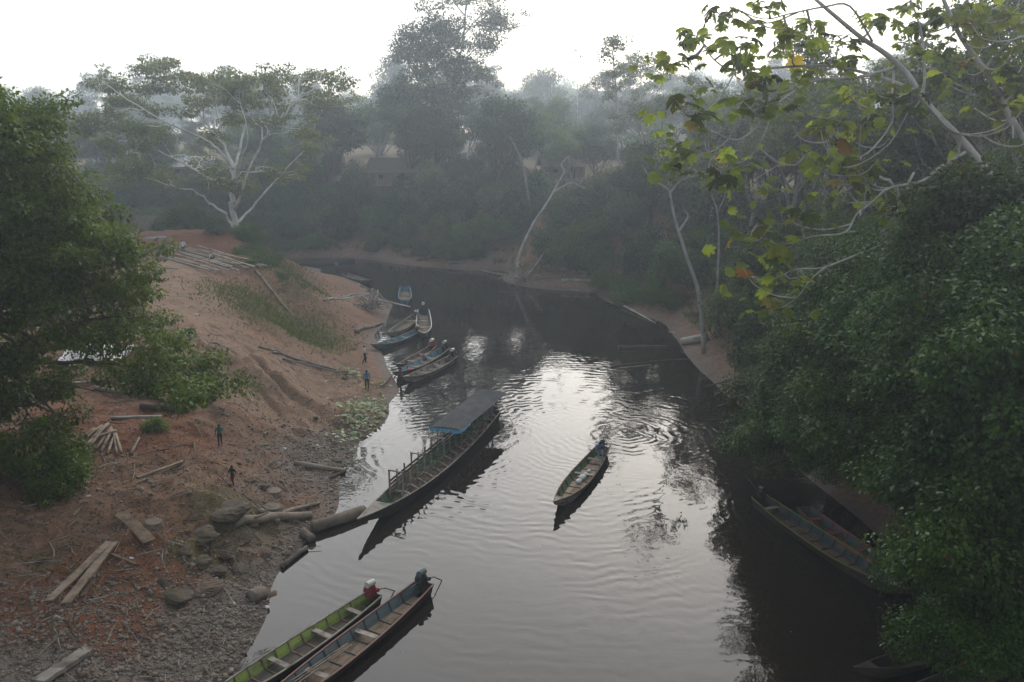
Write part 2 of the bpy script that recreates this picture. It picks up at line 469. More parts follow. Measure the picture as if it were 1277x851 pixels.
def ground_material():
    m, nt, out = new_mat('bank_earth'); b = NB(nt)
    pos = b.n('ShaderNodeNewGeometry').outputs['Position']
    zone_a = b.n('ShaderNodeAttribute', attribute_name='zone')
    sep = b.n('ShaderNodeSeparateColor'); b.set(sep.inputs[0], zone_a.outputs['Color'])
    al = zone_a.outputs['Alpha']
    n_big = b.noise(pos, .6, 5, .6); n_mid = b.noise(pos, 2.6, 5, .65); n_fine = b.noise(pos, 11, 5, .7); n_vf = b.noise(pos, 34, 3, .7)
    col = b.mix(b.mapr(n_mid, .3, .7), (0.138, 0.076, 0.046), (0.265, 0.149, 0.086))
    col = b.mix(b.mapr(n_big, .4, .65, 0, .6), col, (0.156, 0.100, 0.070))
    def f(x, k=.28, nn=n_mid):
        return b.mapr(b.math('ADD', x, b.math('MULTIPLY', b.math('SUBTRACT', nn, .5), 1.5)), .25, .25 + k)
    col = b.mix(f(al), col, b.mix(n_fine, (0.177, 0.110, 0.070), (0.318, 0.207, 0.136)))
    col = b.mix(f(sep.outputs[1], .35), col, b.mix(b.mapr(n_vf, .3, .7), (0.089, 0.073, 0.061), (0.266, 0.219, 0.176)))
    col = b.mix(f(sep.outputs[0], .35), col, b.mix(n_fine, (0.123, 0.050, 0.025), (0.239, 0.103, 0.054)))
    col = b.mix(b.math('MULTIPLY', f(sep.outputs[2], .35), .75), col, b.mix(n_fine, (0.057, 0.060, 0.021), (0.152, 0.125, 0.048)))
    # dead leaves, crumbs and chips: small spots of their own
    vo = b.n('ShaderNodeTexVoronoi'); b.set(vo.inputs['Vector'], pos); vo.inputs['Scale'].default_value = 5.5
    spots = b.math('MULTIPLY', b.math('LESS_THAN', vo.outputs['Distance'], .2), b.math('GREATER_THAN', n_big, .47))
    vcol = b.n('ShaderNodeSeparateColor'); b.set(vcol.inputs[0], vo.outputs['Color'])
    col = b.mix(b.math('MULTIPLY', spots, b.math('GREATER_THAN', vcol.outputs[0], .72)), col, (0.330, 0.249, 0.174))
    col = b.mix(b.math('MULTIPLY', spots, b.math('LESS_THAN', vcol.outputs[0], .25)), col, (0.052, 0.033, 0.021))
    # wet mud along the water's edge
    sz = b.n('ShaderNodeSeparateXYZ'); b.set(sz.inputs[0], pos)
    wet = b.mapr(b.math('ADD', sz.outputs[2], b.math('MULTIPLY', b.math('SUBTRACT', n_mid, .5), .5)), .05, .42, 1, 0)
    col = b.mix(b.math('MULTIPLY', wet, .75), col, (0.063, 0.044, 0.033))
    rough = b.mapr(wet, 0, 1, .95, .55)
    h = b.math('ADD', b.math('MULTIPLY', n_mid, 1.0), b.math('ADD', b.math('MULTIPLY', n_fine, .45), b.math('MULTIPLY', n_vf, .16)))
    b.principled(out, col, rough, b.bump(h, .22), .3)
    return m
M_GROUND = ground_material()

def grid_mesh(name, X, Y, Z, mat, attr=None):
    ny, nx = X.shape
    me = bpy.data.meshes.new(name)
    idx = np.arange(nx * ny).reshape(ny, nx)
    q = np.stack([idx[:-1, :-1], idx[:-1, 1:], idx[1:, 1:], idx[1:, :-1]], -1).reshape(-1, 4)
    me.vertices.add(nx * ny); me.vertices.foreach_set('co', np.stack([X, Y, Z], -1).astype(np.float32).ravel())
    me.loops.add(q.size); me.loops.foreach_set('vertex_index', q.astype(np.int32).ravel())
    me.polygons.add(len(q)); me.polygons.foreach_set('loop_start', np.arange(0, q.size, 4, dtype=np.int32))
    me.polygons.foreach_set('use_smooth', np.ones(len(q), bool))
    me.update(calc_edges=True); me.validate()
    me.materials.append(mat)
    if attr is not None:
        a = me.color_attributes.new('zone', 'FLOAT_COLOR', 'POINT')
        a.data.foreach_set('color', attr.astype(np.float32).ravel())
    return me
tag(link('ground', grid_mesh('ground', GX, GY, GZ, M_GROUND, Z4.reshape(-1, 4))), 'bare brown and red earth banks beside the river', kind='structure')

# ------------------------------------------------------------------ the river
def water_material():
    m, nt, out = new_mat('river_water'); b = NB(nt)
    pos = b.n('ShaderNodeNewGeometry').outputs['Position']
    sep = b.n('ShaderNodeSeparateXYZ'); b.set(sep.inputs[0], pos)
    def ring(c, lam, amp, fall, rmin=0.0, warp=.5):
        dx = b.math('SUBTRACT', sep.outputs[0], float(c[0])); dy = b.math('SUBTRACT', sep.outputs[1], float(c[1]))
        r = b.math('SQRT', b.math('ADD', b.math('MULTIPLY', dx, dx), b.math('MULTIPLY', dy, dy)))
        rw = b.math('ADD', r, b.math('MULTIPLY', b.noise(pos, .35, 2, .5), warp))
        w = b.math('SINE', b.math('MULTIPLY', rw, 2 * math.pi / lam))
        env = b.math('MULTIPLY', b.math('POWER', 2.718, b.math('MULTIPLY', r, -1.0 / fall)), b.mapr(r, rmin, rmin + 1.5))
        patch = b.mapr(b.noise(pos, .16, 3, .6), .38, .62)
        return b.math('MULTIPLY', b.math('MULTIPLY', w, env), b.math('MULTIPLY', patch, amp))
    c0 = P(775, 540, 0)
    h = ring(c0, .62, .005, 12.0, 0.5, 2.2)
    h = b.math('ADD', h, ring(P(690, 560, 0), .80, .008, 16.0, 6.0, 2.5))
    h = b.math('ADD', h, ring(P(1010, 640, 0), .5, .010, 4.5, 1.0))
    h = b.math('ADD', h, ring(P(520, 470, 0), .7, .006, 8.0, 2.0))
    h = b.math('ADD', h, ring(P(560, 560, 0), .6, .004, 9.0, 3.0))
    calm = b.mapr(b.noise(pos, .09, 3, .55), .36, .64, .06, 1.0)
    n1 = b.noise(b.scale(pos, (1.0, .55, 1)), 1.5, 3, .55)
    n2 = b.noise(b.scale(pos, (1.0, .6, 1)), 5.0, 2, .5)
    ch = b.math('ADD', b.math('MULTIPLY', n1, .019), b.math('MULTIPLY', n2, .004))
    h = b.math('ADD', h, b.math('MULTIPLY', ch, calm))
    # specks of foam and leaf scraps drifting on the surface
    vo = b.n('ShaderNodeTexVoronoi'); b.set(vo.inputs['Vector'], pos); vo.inputs['Scale'].default_value = 1.4
    vs = b.n('ShaderNodeSeparateColor'); b.set(vs.inputs[0], vo.outputs['Color'])
    speck = b.math('MULTIPLY', b.math('LESS_THAN', vo.outputs['Distance'], .03), b.math('GREATER_THAN', vs.outputs[0], .72))
    col = b.mix(b.noise(pos, .12, 3, .5), (.013, .010, .0075), (.020, .0155, .012))
    col = b.mix(speck, col, (.25, .24, .21))
    rough = b.mapr(speck, 0, 1, .025, .7)
    p = b.principled(out, col, rough, b.bump(h, 1.0), .5)
    p.inputs['IOR'].default_value = 1.333
    return m
M_WATER = water_material()
_me = bpy.data.meshes.new('river')
_wx = np.linspace(-160, 60, 45); _wy = np.linspace(-100, 150, 51)
_WX, _WY = np.meshgrid(_wx, _wy)
tag(link('river', grid_mesh('river', _WX, _WY, np.zeros_like(_WX), M_WATER)), 'calm brown river reflecting the pale sky', kind='structure')
# ------------------------------------------------------------------ plants: how they are grown
def bark_mat(name, c1, c2, scale=1.2):
    return weathered(name, c1, c2, scale, (1, 1, .35), .9, .03, dirt=tuple(.4 * x for x in c1), dirt_amt=.3, spec=.15, fine=9)
M_BARK_PALE = bark_mat('bark_pale', (.30, .28, .25), (.52, .50, .46))
M_BARK_WHITE = bark_mat('bark_white', (.46, .44, .41), (.68, .66, .62))
M_BARK_GREY = bark_mat('bark_grey', (.16, .145, .125), (.30, .275, .24))
M_BARK_DARK = bark_mat('bark_dark', (.055, .042, .032), (.11, .088, .07))
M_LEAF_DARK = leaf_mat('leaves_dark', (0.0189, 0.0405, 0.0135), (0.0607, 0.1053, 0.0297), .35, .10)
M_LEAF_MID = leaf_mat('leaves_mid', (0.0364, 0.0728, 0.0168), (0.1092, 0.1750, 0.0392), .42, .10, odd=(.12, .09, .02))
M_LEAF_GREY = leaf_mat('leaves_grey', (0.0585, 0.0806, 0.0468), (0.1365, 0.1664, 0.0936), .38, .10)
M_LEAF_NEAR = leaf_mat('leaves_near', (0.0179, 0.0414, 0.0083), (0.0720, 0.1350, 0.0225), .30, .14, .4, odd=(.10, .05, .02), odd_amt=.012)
M_LEAF_FRESH = leaf_mat('leaves_fresh', (0.0410, 0.0764, 0.0123), (0.1434, 0.2184, 0.0355), .45, .13, .4)  # vivid green, the leaves' own even colour
M_LEAF_PALE = leaf_mat('leaves_pale', (.07, .09, .03), (.17, .19, .075), .45, .08)
M_GRASS = leaf_mat('grass_blades', (.060, .078, .025), (.14, .15, .05), .35, .05)

def leaf_mesh(name, Pp, Dd, Nn, S, tint, mat, width=.30, droop=.12):
    """one mesh of many folded leaves: base, two flanks, tip"""
    n = len(Pp)
    S = S[:, None]
    side = np.cross(Dd, Nn); side /= np.linalg.norm(side, axis=1, keepdims=True) + 1e-9
    up = np.cross(side, Dd)
    base = Pp
    l = Pp + Dd * S * .48 + side * S * width + up * S * .08
    r = Pp + Dd * S * .48 - side * S * width + up * S * .08
    tip = Pp + Dd * S - up * S * droop
    V = np.stack([base, r, tip, l], 1).reshape(-1, 3)
    me = bpy.data.meshes.new(name)
    me.vertices.add(4 * n); me.vertices.foreach_set('co', V.astype(np.float32).ravel())
    me.loops.add(4 * n); me.loops.foreach_set('vertex_index', np.arange(4 * n, dtype=np.int32))
    me.polygons.add(n); me.polygons.foreach_set('loop_start', np.arange(0, 4 * n, 4, dtype=np.int32))
    me.update(calc_edges=True)
    a = me.attributes.new('tint', 'FLOAT', 'FACE'); a.data.foreach_set('value', np.clip(tint, 0, 1).astype(np.float32))
    me.materials.append(mat)
    return me
def unit(a): return a / (np.linalg.norm(a, axis=-1, keepdims=True) + 1e-9)
def clump_leaves(C, rad, per, size, flat=.65, seed=0, hang=.2, shell=.5):
    """leaves in clumps round the twig ends C; shell>0 pushes them to the outside of the clump"""
    g = np.random.default_rng(seed)
    C = np.asarray(C, float); k = len(C)
    rad = np.broadcast_to(np.asarray(rad, float), (k,))
    cnt = np.maximum(4, (per * (rad / rad.mean()) ** 2 * g.uniform(.6, 1.4, k))).astype(int)
    ci = np.repeat(np.arange(k), cnt); n = len(ci)
    o = unit(g.normal(size=(n, 3)))
    rr = g.uniform(0, 1, n) ** (1.0 / (3.0 + 3 * shell))
    lump = 1 + .35 * np.sin(o[:, 0] * 5 + ci) * np.cos(o[:, 1] * 4 + ci * 2.1)
    off = o * (rr * rad[ci] * lump)[:, None]; off[:, 2] *= flat
    Pp = C[ci] + off
    Dd = unit(o * .6 + g.normal(size=(n, 3)) * .55 + np.array((0, 0, -hang)))
    Nn = unit(g.normal(size=(n, 3)) * .45 + np.array((0, 0, 1.0)) + o * .5)
    S = size * g.uniform(.6, 1.35, n)
    ct = g.uniform(0, 1, k)[ci]
    tint = .18 + .42 * g.uniform(0, 1, n) + .6 * (ct - .35) + .10 * o[:, 2]
    odd = g.uniform(0, 1, n) > .99
    tint = np.where(odd, 1.0, np.clip(tint, 0, .96))
    return Pp, Dd, Nn, S, tint

def wobble_path(a, b, n, amp, g, sag=0.0):
    a = np.array(a, float); b = np.array(b, float)
    L = np.linalg.norm(b - a); pts = []
    off = g.normal(size=(n + 1, 3)) * amp * L
    for i in range(n + 1):
        t = i / n
        p = a + (b - a) * t + off[i] * math.sin(math.pi * t)
        p[2] += sag * L * 4 * t * (1 - t)
        pts.append(p)
    return pts
def smooth_path(pts, sub=4):
    pts = [np.array(p, float) for p in pts]
    ext = [2 * pts[0] - pts[1]] + pts + [2 * pts[-1] - pts[-2]]
    out = []
    for i in range(1, len(ext) - 2):
        p0, p1, p2, p3 = ext[i - 1:i + 3]
        for k in range(sub):
            t = k / sub
            out.append(.5 * ((2 * p1) + (p2 - p0) * t + (2 * p0 - 5 * p1 + 4 * p2 - p3) * t * t + (3 * p1 - p0 - 3 * p2 + p3) * t ** 3))
    out.append(pts[-1])
    return out

def grown_tree(seed, H, first, r0, spread, levels, kids, up, wob, first_len, ratio):
    """a branching skeleton: tubes for trunk and limbs, and the twig ends"""
    g = np.random.default_rng(seed)
    mb = MB(); tips = []
    def grow(p, d, L, r, lev):
        n = 4 if lev < 2 else 3
        pts = [p]; rads = [r]
        q = np.array(p, float); dd = np.array(d, float)
        for i in range(n):
            dd = unit(dd + g.normal(size=3) * wob + np.array((0, 0, up * (1 if lev else 0))))
            q = q + dd * L / n
            pts.append(q); rads.append(r * (1 - .45 * (i + 1) / n))
        mb.tube(pts, rads, 7 if lev == 0 else (5 if lev < 3 else 3), cap=False)
        if lev >= levels:
            tips.append(pts[-1]); tips.append((pts[-1] + pts[-2]) / 2 + g.normal(size=3) * .3)
            return
        az0 = g.uniform(0, 2 * math.pi)
        for k in range(kids[lev]):
            az = az0 + 2 * math.pi * k / kids[lev] + g.uniform(-.5, .5)
            an = spread[lev] * g.uniform(.65, 1.2)
            s = np.cross(dd, (0, 0, 1.0)) if abs(dd[2]) < .95 else np.array((1.0, 0, 0))
            s = unit(s); t = np.cross(dd, s)
            nd = unit(dd * math.cos(an) + (s * math.cos(az) + t * math.sin(az)) * math.sin(an))
            f = g.uniform(.45, 1.0) if k else 1.0
            i = min(len(pts) - 1, max(1, int(round(f * n))))
            grow(pts[i], nd, (first_len if lev == 0 else L * ratio) * g.uniform(.75, 1.2), rads[i] * .72, lev + 1)
    grow(np.zeros(3), np.array((0, 0, 1.0)), first, r0, 0)
    tips = np.array(tips)
    k = H / tips[:, 2].max()
    return mb, tips

SPECIES = {}
def species(key, leafm, barkm, seed, leaf, per, rad, flat=.6, **kw):
    mb, tips = grown_tree(seed, **kw)
    k = kw['H'] / tips[:, 2].max()
    mb.v = [(x * k, y * k, z * k) for x, y, z in mb.v]; tips = tips * k
    tr = mb.mesh('trunk', barkm, True)
    g = np.random.default_rng(seed + 5)
    cr = leaf_mesh('crown', *clump_leaves(tips, rad * g.uniform(.7, 1.3, len(tips)), per, leaf, flat, seed), leafm)
    SPECIES[key] = (tr, cr, kw['H'])
def mound(key, leafm, barkm, seed, H, W, leaf, n_clump, per, rad, hang=.3, flat=.75, low=.12):
    """a bush: clumps all over a lumpy dome, a few stems inside"""
    g = np.random.default_rng(seed)
    C = []
    for i in range(n_clump):
        o = unit(g.normal(size=3)); o[2] = abs(o[2])
        rr = g.uniform(.55, 1.0) ** .6
        lum = 1 + .28 * math.sin(o[0] * 4.1 + seed) * math.cos(o[1] * 3.7 + seed * 2) + g.normal() * .08
        C.append((o[0] * W * rr * lum, o[1] * W * rr * lum, H * (low + (1 - low) * o[2] * rr * lum)))
    C = np.array(C)
    mb = MB()
    for i in range(min(16, n_clump)):
        e = C[g.integers(n_clump)]
        mb.tube(wobble_path((g.normal() * .2, g.normal() * .2, -.3), e, 4, .05, g, .05), [.09 * H / 5, .08 * H / 5, .06 * H / 5, .04 * H / 5, .02 * H / 5], 5, cap=False)
    cr = leaf_mesh('crown', *clump_leaves(C, rad * g.uniform(.7, 1.35, n_clump), per, leaf, flat, seed, hang), leafm)
    SPECIES[key] = (mb.mesh('stems', barkm, True), cr, H)
def plant(key, name, loc, s=1.0, rz=None, label=None, cat='tree', group=None, squash=1.0, sx=1.0):
    tr, cr, H = SPECIES[key]
    e = empty(name, loc, random.uniform(0, 6.28) if rz is None else rz)
    e.scale = (s * sx, s * sx, s * squash)
    link('trunk' if cat == 'tree' else 'stems', tr, e); link('crown' if cat == 'tree' else 'foliage', cr, e)
    tag(e, label, cat, group)
    return e

def traced_tree(name, base, limbs, targets, leafm, barkm, leaf, per, rad, flat=.6, seed=0, twig_r=.03, hang=.25, sub=4, twigs=3, sides=7, width=.30, shell=.5):
    """a tree whose limbs follow measured lines in space: limbs = [(points, r0, r1)], targets = clump centres"""
    g = np.random.default_rng(seed)
    base = np.array(base, float)
    mb = MB(); nodes = []
    for pts, r0, r1 in limbs:
        sp = smooth_path(pts, sub)
        n = len(sp)
        for i in range(1, n - 1): sp[i] = sp[i] + g.normal(size=3) * r0 * .35
        rads = [r0 + (r1 - r0) * (i / (n - 1)) ** .8 for i in range(n)]
        mb.tube([p - base for p in sp], rads, sides, cap=True, lump=.08)
        for i in range(n // 4, n): nodes.append((sp[i], rads[i]))
    NP = np.array([p for p, r in nodes]); NR = np.array([r for p, r in nodes])
    tips = []
    for c in targets:
        c = np.array(c, float)
        dv = c - NP; dist = np.linalg.norm(dv, axis=1)
        cost = dist + np.where(dv[:, 2] < -.5, 1.5, 0)
        i = int(np.argmin(cost + g.uniform(0, .5, len(cost))))
        L = dist[i]
        r = min(NR[i] * .7, twig_r * (1 + L * .35))
        pth = wobble_path(NP[i], c, 5, .06, g, .06)
        mb.tube([p - base for p in pth], list(np.linspace(r, r * .35, 6)), 4, cap=False)
        tips.append(c)
        for k in range(twigs):
            e = c + g.normal(size=3) * np.array((1, 1, .5)) * rad * .9
            j = 2 + int(g.integers(3))
            mb.tube([p - base for p in wobble_path(pth[j], e, 3, .08, g)], [r * .5, r * .4, r * .3, r * .2], 3, cap=False)
            tips.append(e)
    tips = np.array(tips)
    e = empty(name, base)
    mb.build('trunk', barkm, e, smooth=True)
    radii = np.where(np.arange(len(tips)) % (twigs + 1) == 0, rad, rad * .72) * g.uniform(.75, 1.25, len(tips))
    link('crown', leaf_mesh('crown', *clump_leaves(tips - base, radii, per, leaf, flat, seed + 1, hang, shell), leafm, width=width), e)
    return e
# ------------------------------------------------------------------ species used all over the forest (meshes are shared)
species('broad', M_LEAF_MID, M_BARK_GREY, 3, .42, 130, 1.75, H=18, first=5, r0=.42, spread=[.75, .6, .6, .5], levels=3, kids=[5, 3, 3, 2], up=.10, wob=.14, first_len=6, ratio=.68)
species('dense', M_LEAF_DARK, M_BARK_DARK, 14, .40, 140, 1.7, H=16, first=4, r0=.40, spread=[.6, .6, .6, .5], levels=3, kids=[6, 3, 3, 2], up=.16, wob=.14, first_len=5, ratio=.66)
species('umbrella', M_LEAF_GREY, M_BARK_PALE, 25, .42, 130, 1.55, flat=.4, H=20, first=10, r0=.36, spread=[.85, .5, .5, .5], levels=3, kids=[5, 3, 3, 2], up=.05, wob=.12, first_len=6.5, ratio=.62)
species('slender', M_LEAF_GREY, M_BARK_PALE, 36, .40, 110, 1.25, flat=.6, H=22, first=13, r0=.24, spread=[.6, .55, .5, .5], levels=3, kids=[4, 3, 2, 2], up=.18, wob=.14, first_len=4.5, ratio=.66)
species('feather', M_LEAF_GREY, M_BARK_GREY, 47, .36, 95, 1.3, flat=.36, H=24, first=9, r0=.34, spread=[.7, .5, .45, .5], levels=3, kids=[6, 3, 3, 2], up=.12, wob=.16, first_len=6, ratio=.66)
mound('bush_a', M_LEAF_DARK, M_BARK_DARK, 5, 4.6, 3.6, .30, 62, 125, .95)
mound('bush_b', M_LEAF_MID, M_BARK_DARK, 6, 4.0, 3.9, .28, 66, 125, .90)
mound('bush_c', M_LEAF_GREY, M_BARK_GREY, 8, 5.6, 3.2, .32, 58, 110, .95)
mound('bush_d', M_LEAF_MID, M_BARK_GREY, 9, 3.0, 3.4, .26, 56, 130, .8, hang=.7)

mound('canopy_a', M_LEAF_DARK, M_BARK_GREY, 15, 14, 6.2, .50, 74, 150, 1.9, low=.30, flat=.7)
mound('canopy_b', M_LEAF_MID, M_BARK_GREY, 16, 12, 6.8, .48, 78, 145, 1.8, low=.34, flat=.6)
mound('canopy_c', M_LEAF_GREY, M_BARK_PALE, 18, 16, 5.6, .50, 66, 140, 1.8, low=.38, flat=.65)

def along(pts, step, jit=0.0):
    pts = [np.array(p[:2], float) for p in pts]
    out = []; carry = 0.0
    for a, b in zip(pts[:-1], pts[1:]):
        L = np.linalg.norm(b - a); t = carry
        while t < L:
            d = (b - a) / L
            out.append((a + d * t + rng.normal(size=2) * jit, np.array((d[1], -d[0]))))
            t += step
        carry = t - L
    return out
def seen(x, y, z):
    """image place of a point"""
    d = np.array((x, y, z - CAM_H))
    f = d[1] * _ct - d[2] * _st; upc = d[1] * _st + d[2] * _ct
    return 638.5 + d[0] / f * F_PX, 425.5 - upc / f * F_PX

def section(u):
    for lim, w in ((115, 'behind the left tree'), (290, 'behind the spreading tree'), (400, 'at the dark bend'), (480, 'left of the tall trees'), (600, 'below the tall trees'), (690, 'behind the leaning bare tree'), (790, 'below the slim skyline trees'), (880, 'by the pale leaning tree'), (960, 'above the mud flat'), (1050, 'behind the yellow leaves')):
        if u < lim: return w
    return 'behind the cecropia trunk'
# far and right bank: the shore runs from the hidden bend on the left round to the near right
far_path = [(-150, 122), (-100, 126), (-75, 130), (-55, 134), (-38, 134)] + [tuple(p[:2]) for p in rs[1:-4]]
OFFS = [(3.6, 2.8, ['bush_d', 'bush_b'], (.38, .7)), (7.2, 3.4, ['bush_a', 'bush_b', 'bush_d'], (.7, 1.05)), (12.5, 4.6, ['bush_a', 'bush_c', 'bush_b'], (.8, 1.25)),
        (17.5, 5.2, ['bush_c', 'bush_a', 'dense'], (.8, 1.3)), (24, 6.5, ['dense', 'broad', 'bush_a', 'bush_c'], (.55, .95))]
for ri, (off, step, kinds, sc) in enumerate(OFFS):
    for p, nrm in along(far_path, step, .6):
        n = -nrm                                   # inland
        q = p + n * (off + rng.normal() * .8)
        x, y = q
        if x < -75 or ground_z(x, y) < .35: continue
        u, v = seen(x, y, ground_z(x, y) + 2)
        if u < 60 or u > 1150: continue
        bare = (640 < u < 745 and ri == 0) or (u > 845 and u < 935 and ri == 0)
        if bare: continue
        if 660 < u < 760 and ri == 3 and random.random() < .6: continue
        k = random.choice(kinds); s = random.uniform(*sc)
        tree = k in ('dense', 'broad')
        if tree: s *= .75
        where = section(u)
        row = ['at the waterline', 'low on the bank', 'halfway up the bank', 'high on the bank', 'on the bank top'][ri]
        look = {'bush_a': 'dark dense', 'bush_b': 'mid green', 'bush_c': 'tall greyish', 'bush_d': 'low drooping', 'dense': 'dark', 'broad': 'broad'}[k]
        if tree: plant(k, 'forest_tree', (x, y, ground_z(x, y) - .2), s, None, look + ' tree ' + row + ' ' + where, 'tree', 'trees along the far bank')
        else: plant(k, 'bush', (x, y, ground_z(x, y) - .3), s, None, look + ' bush ' + row + ' ' + where, 'bush', 'bushes along the far bank', random.uniform(.85, 1.2))

# forest behind, row after row, fading in the haze
g2 = np.random.default_rng(77)
LOOK = {'broad': 'broad', 'dense': 'dark dense', 'umbrella': 'flat-topped', 'feather': 'feathery', 'slender': 'slender', 'canopy_a': 'dark domed', 'canopy_b': 'low domed', 'canopy_c': 'pale domed'}
def forest_row(y, x0, x1, step, kinds, smin, smax, label, skip=()):
    x = x0
    while x < x1:
        xx = x + g2.uniform(-.35, .35) * step; yy = y + g2.uniform(-.5, .5) * step * .8
        if not any(a < seen(xx, yy, 15)[0] < b for a, b in skip):
            k = kinds[int(g2.integers(len(kinds)))]
            plant(k, 'forest_tree', (xx, yy, ground_z(xx, yy) - .3), g2.uniform(smin, smax) * (.78 if seen(xx, yy, 20)[0] < 440 else 1.0), g2.uniform(0, 6.28), LOOK[k] + ' ' + label + ' ' + section(seen(xx, yy, 20)[0]), 'tree', 'hazy forest behind the river', g2.uniform(.9, 1.15))
        x += step
forest_row(158, -95, 75, 8, ['canopy_a', 'canopy_b', 'broad', 'dense'], .40, .62, 'tree near the bank top', skip=((455, 620), (665, 725)))
forest_row(176, -110, 95, 8, ['broad', 'canopy_a', 'umbrella', 'feather', 'canopy_c'], .5, .8, 'tree at village distance', skip=((470, 600),))
forest_row(215, -130, 120, 10, ['broad', 'canopy_b', 'dense', 'feather', 'canopy_c'], .65, 1.0, 'misty tree')
forest_row(310, -200, 190, 12, ['canopy_b', 'umbrella', 'canopy_a', 'canopy_c'], 1.15, 1.6, 'faint skyline tree')
forest_row(450, -290, 280, 17, ['canopy_b', 'broad', 'canopy_a'], 1.7, 2.3, 'very faint tree')
forest_row(620, -400, 390, 24, ['canopy_a', 'canopy_b'], 2.3, 3.0, 'ghostly backmost tree')
# ------------------------------------------------------------------ trees one can tell apart
def scatter_in(poly_rows, n, y0, y1, g, dens=None):
    """clump centres inside an outline given as rows (v, u_min, u_max)"""
    out = []
    vs = [r[0] for r in poly_rows]
    while len(out) < n:
        v = g.uniform(vs[0], vs[-1])
        lo = np.interp(v, vs, [r[1] for r in poly_rows]); hi = np.interp(v, vs, [r[2] for r in poly_rows])
        u = g.uniform(min(r[1] for r in poly_rows), max(r[2] for r in poly_rows))
        if not lo < u < hi: continue
        if dens is not None and g.uniform() > dens(u, v): continue
        out.append(D(u, v, g.uniform(y0, y1)))
    return out

# the leafy tree in the left foreground
g = np.random.default_rng(5)
def left_gap(u, v):
    d = 1.0
    if 60 < u < 140 and 428 < v < 465: d = .06
    if 95 < u < 195 and 480 < v < 560: d = .06
    if 60 < u < 110 and 545 < v < 575: d = .2
    if 120 < u < 175 and 365 < v < 420: d = .35
    if u > 100 and 480 < v: d = min(d, .5)
    if v > 530: d = min(d, .55)
    return d
rows = [(132, -170, 48), (165, -170, 78), (200, -170, 95), (250, -170, 138), (300, -170, 160), (350, -170, 190), (400, -170, 196), (440, -170, 236), (475, -170, 264), (500, -170, 246), (530, -170, 95), (560, -170, 55)]
tg = scatter_in(rows, 275, 33, 43, g, left_gap)
tb = on(-25.5, 39.0)
T = lambda u, v, y: D(u, v, y)
limbs = [([tb - (0, 0, .4), T(-30, 470, 39), T(-20, 380, 39), T(-8, 290, 39), T(-10, 190, 39)], .42, .08),
         ([T(-28, 460, 39), T(40, 420, 37.5), T(110, 400, 36), T(180, 395, 35.5)], .18, .03),
         ([T(-22, 400, 39), T(30, 340, 38), T(80, 290, 36), T(130, 270, 35)], .17, .03),
         ([T(-26, 440, 39), T(60, 450, 38), T(150, 455, 38), T(245, 470, 37)], .16, .03),
         ([T(-15, 340, 39), T(20, 260, 40), T(40, 190, 40)], .14, .03),
         ([T(-28, 450, 39), T(-80, 380, 38), T(-130, 300, 37)], .18, .04),
         ([T(-28, 480, 39), T(30, 500, 37), T(80, 520, 36)], .13, .03)]
o = traced_tree('leafy_tree', tb, limbs, tg, M_LEAF_FRESH, M_BARK_DARK, .20, 135, .86, .5, 50, .035, .35, twigs=3, width=.26)
tag(o, 'big bright green leafy tree filling the left foreground', 'tree')

# the pale spreading tree on the left bank
YS = 108.0
def S(u, v, dy=0.0): return D(u, v, YS + dy)
sb = S(293, 306); sb[2] = ground_z(sb[0], sb[1]) - .3
limbs = [([sb, S(293, 285), S(290, 262), S(288, 235), S(291, 205)], 0.484, 0.270),
         ([S(291, 285), S(280, 266), S(262, 254), S(245, 240, -2), S(215, 232, -4), S(180, 222, -6)], 0.234, 0.054),
         ([S(288, 240), S(268, 226, 1), S(248, 216, 2), S(222, 200, 4), S(198, 190, 5), S(165, 180, 7)], 0.218, 0.054),
         ([S(291, 212), S(280, 195, -2), S(262, 178, -3), S(238, 166, -5), S(205, 152, -7), S(160, 124, -9), S(128, 103, -9)], 0.211, 0.045),
         ([S(291, 206), S(278, 182, 2), S(258, 155, 3), S(240, 130, 4), S(220, 105, 5), S(203, 82, 6)], 0.211, 0.045),
         ([S(292, 210), S(300, 182, 3), S(306, 160, 5), S(316, 138, 6), S(335, 112, 8), S(352, 100, 9)], 0.203, 0.045),
         ([S(293, 262), S(303, 235, -3), S(318, 195, -4), S(340, 160, -6), S(372, 125, -8), S(408, 98, -9)], 0.211, 0.045),
         ([S(295, 278), S(312, 262, 2), S(332, 238, 4), S(358, 210, 6), S(385, 180, 7), S(392, 160, 7)], 0.187, 0.045),
         ([S(288, 215), S(276, 160, 6), S(268, 128, 8), S(262, 100, 8)], 0.156, 0.045),
         ([S(290, 240), S(300, 200, -6), S(310, 170, -8), S(300, 130, -9)], 0.156, 0.036)]
cl = [(125, 100), (140, 110), (150, 124), (165, 132), (185, 86), (200, 80), (215, 78), (206, 100), (255, 100), (270, 95), (281, 105), (300, 100), (315, 97), (340, 105), (365, 100), (385, 95), (402, 98), (415, 115), (408, 125),
      (340, 120), (320, 130), (300, 125), (330, 150), (190, 135), (200, 160), (180, 165), (150, 160), (120, 150), (130, 172), (112, 160), (150, 185), (170, 180), (250, 130), (262, 165), (290, 140), (160, 205), (180, 214), (200, 220), (150, 222),
      (270, 215), (285, 230), (300, 222), (258, 226), (380, 165), (385, 180), (375, 205), (365, 220), (345, 212), (350, 145), (390, 145), (360, 130), (275, 110), (225, 140), (240, 110), (310, 112), (328, 98), (395, 130), (100, 160), (105, 145), (140, 140), (175, 110), (232, 95), (350, 95)]
g = np.random.default_rng(9)
tg = [S(u, v, g.uniform(-9, 9)) for u, v in cl] + [S(u + g.normal() * 9, v + g.normal() * 6, g.uniform(-10, 10)) for u, v in cl[:45]]
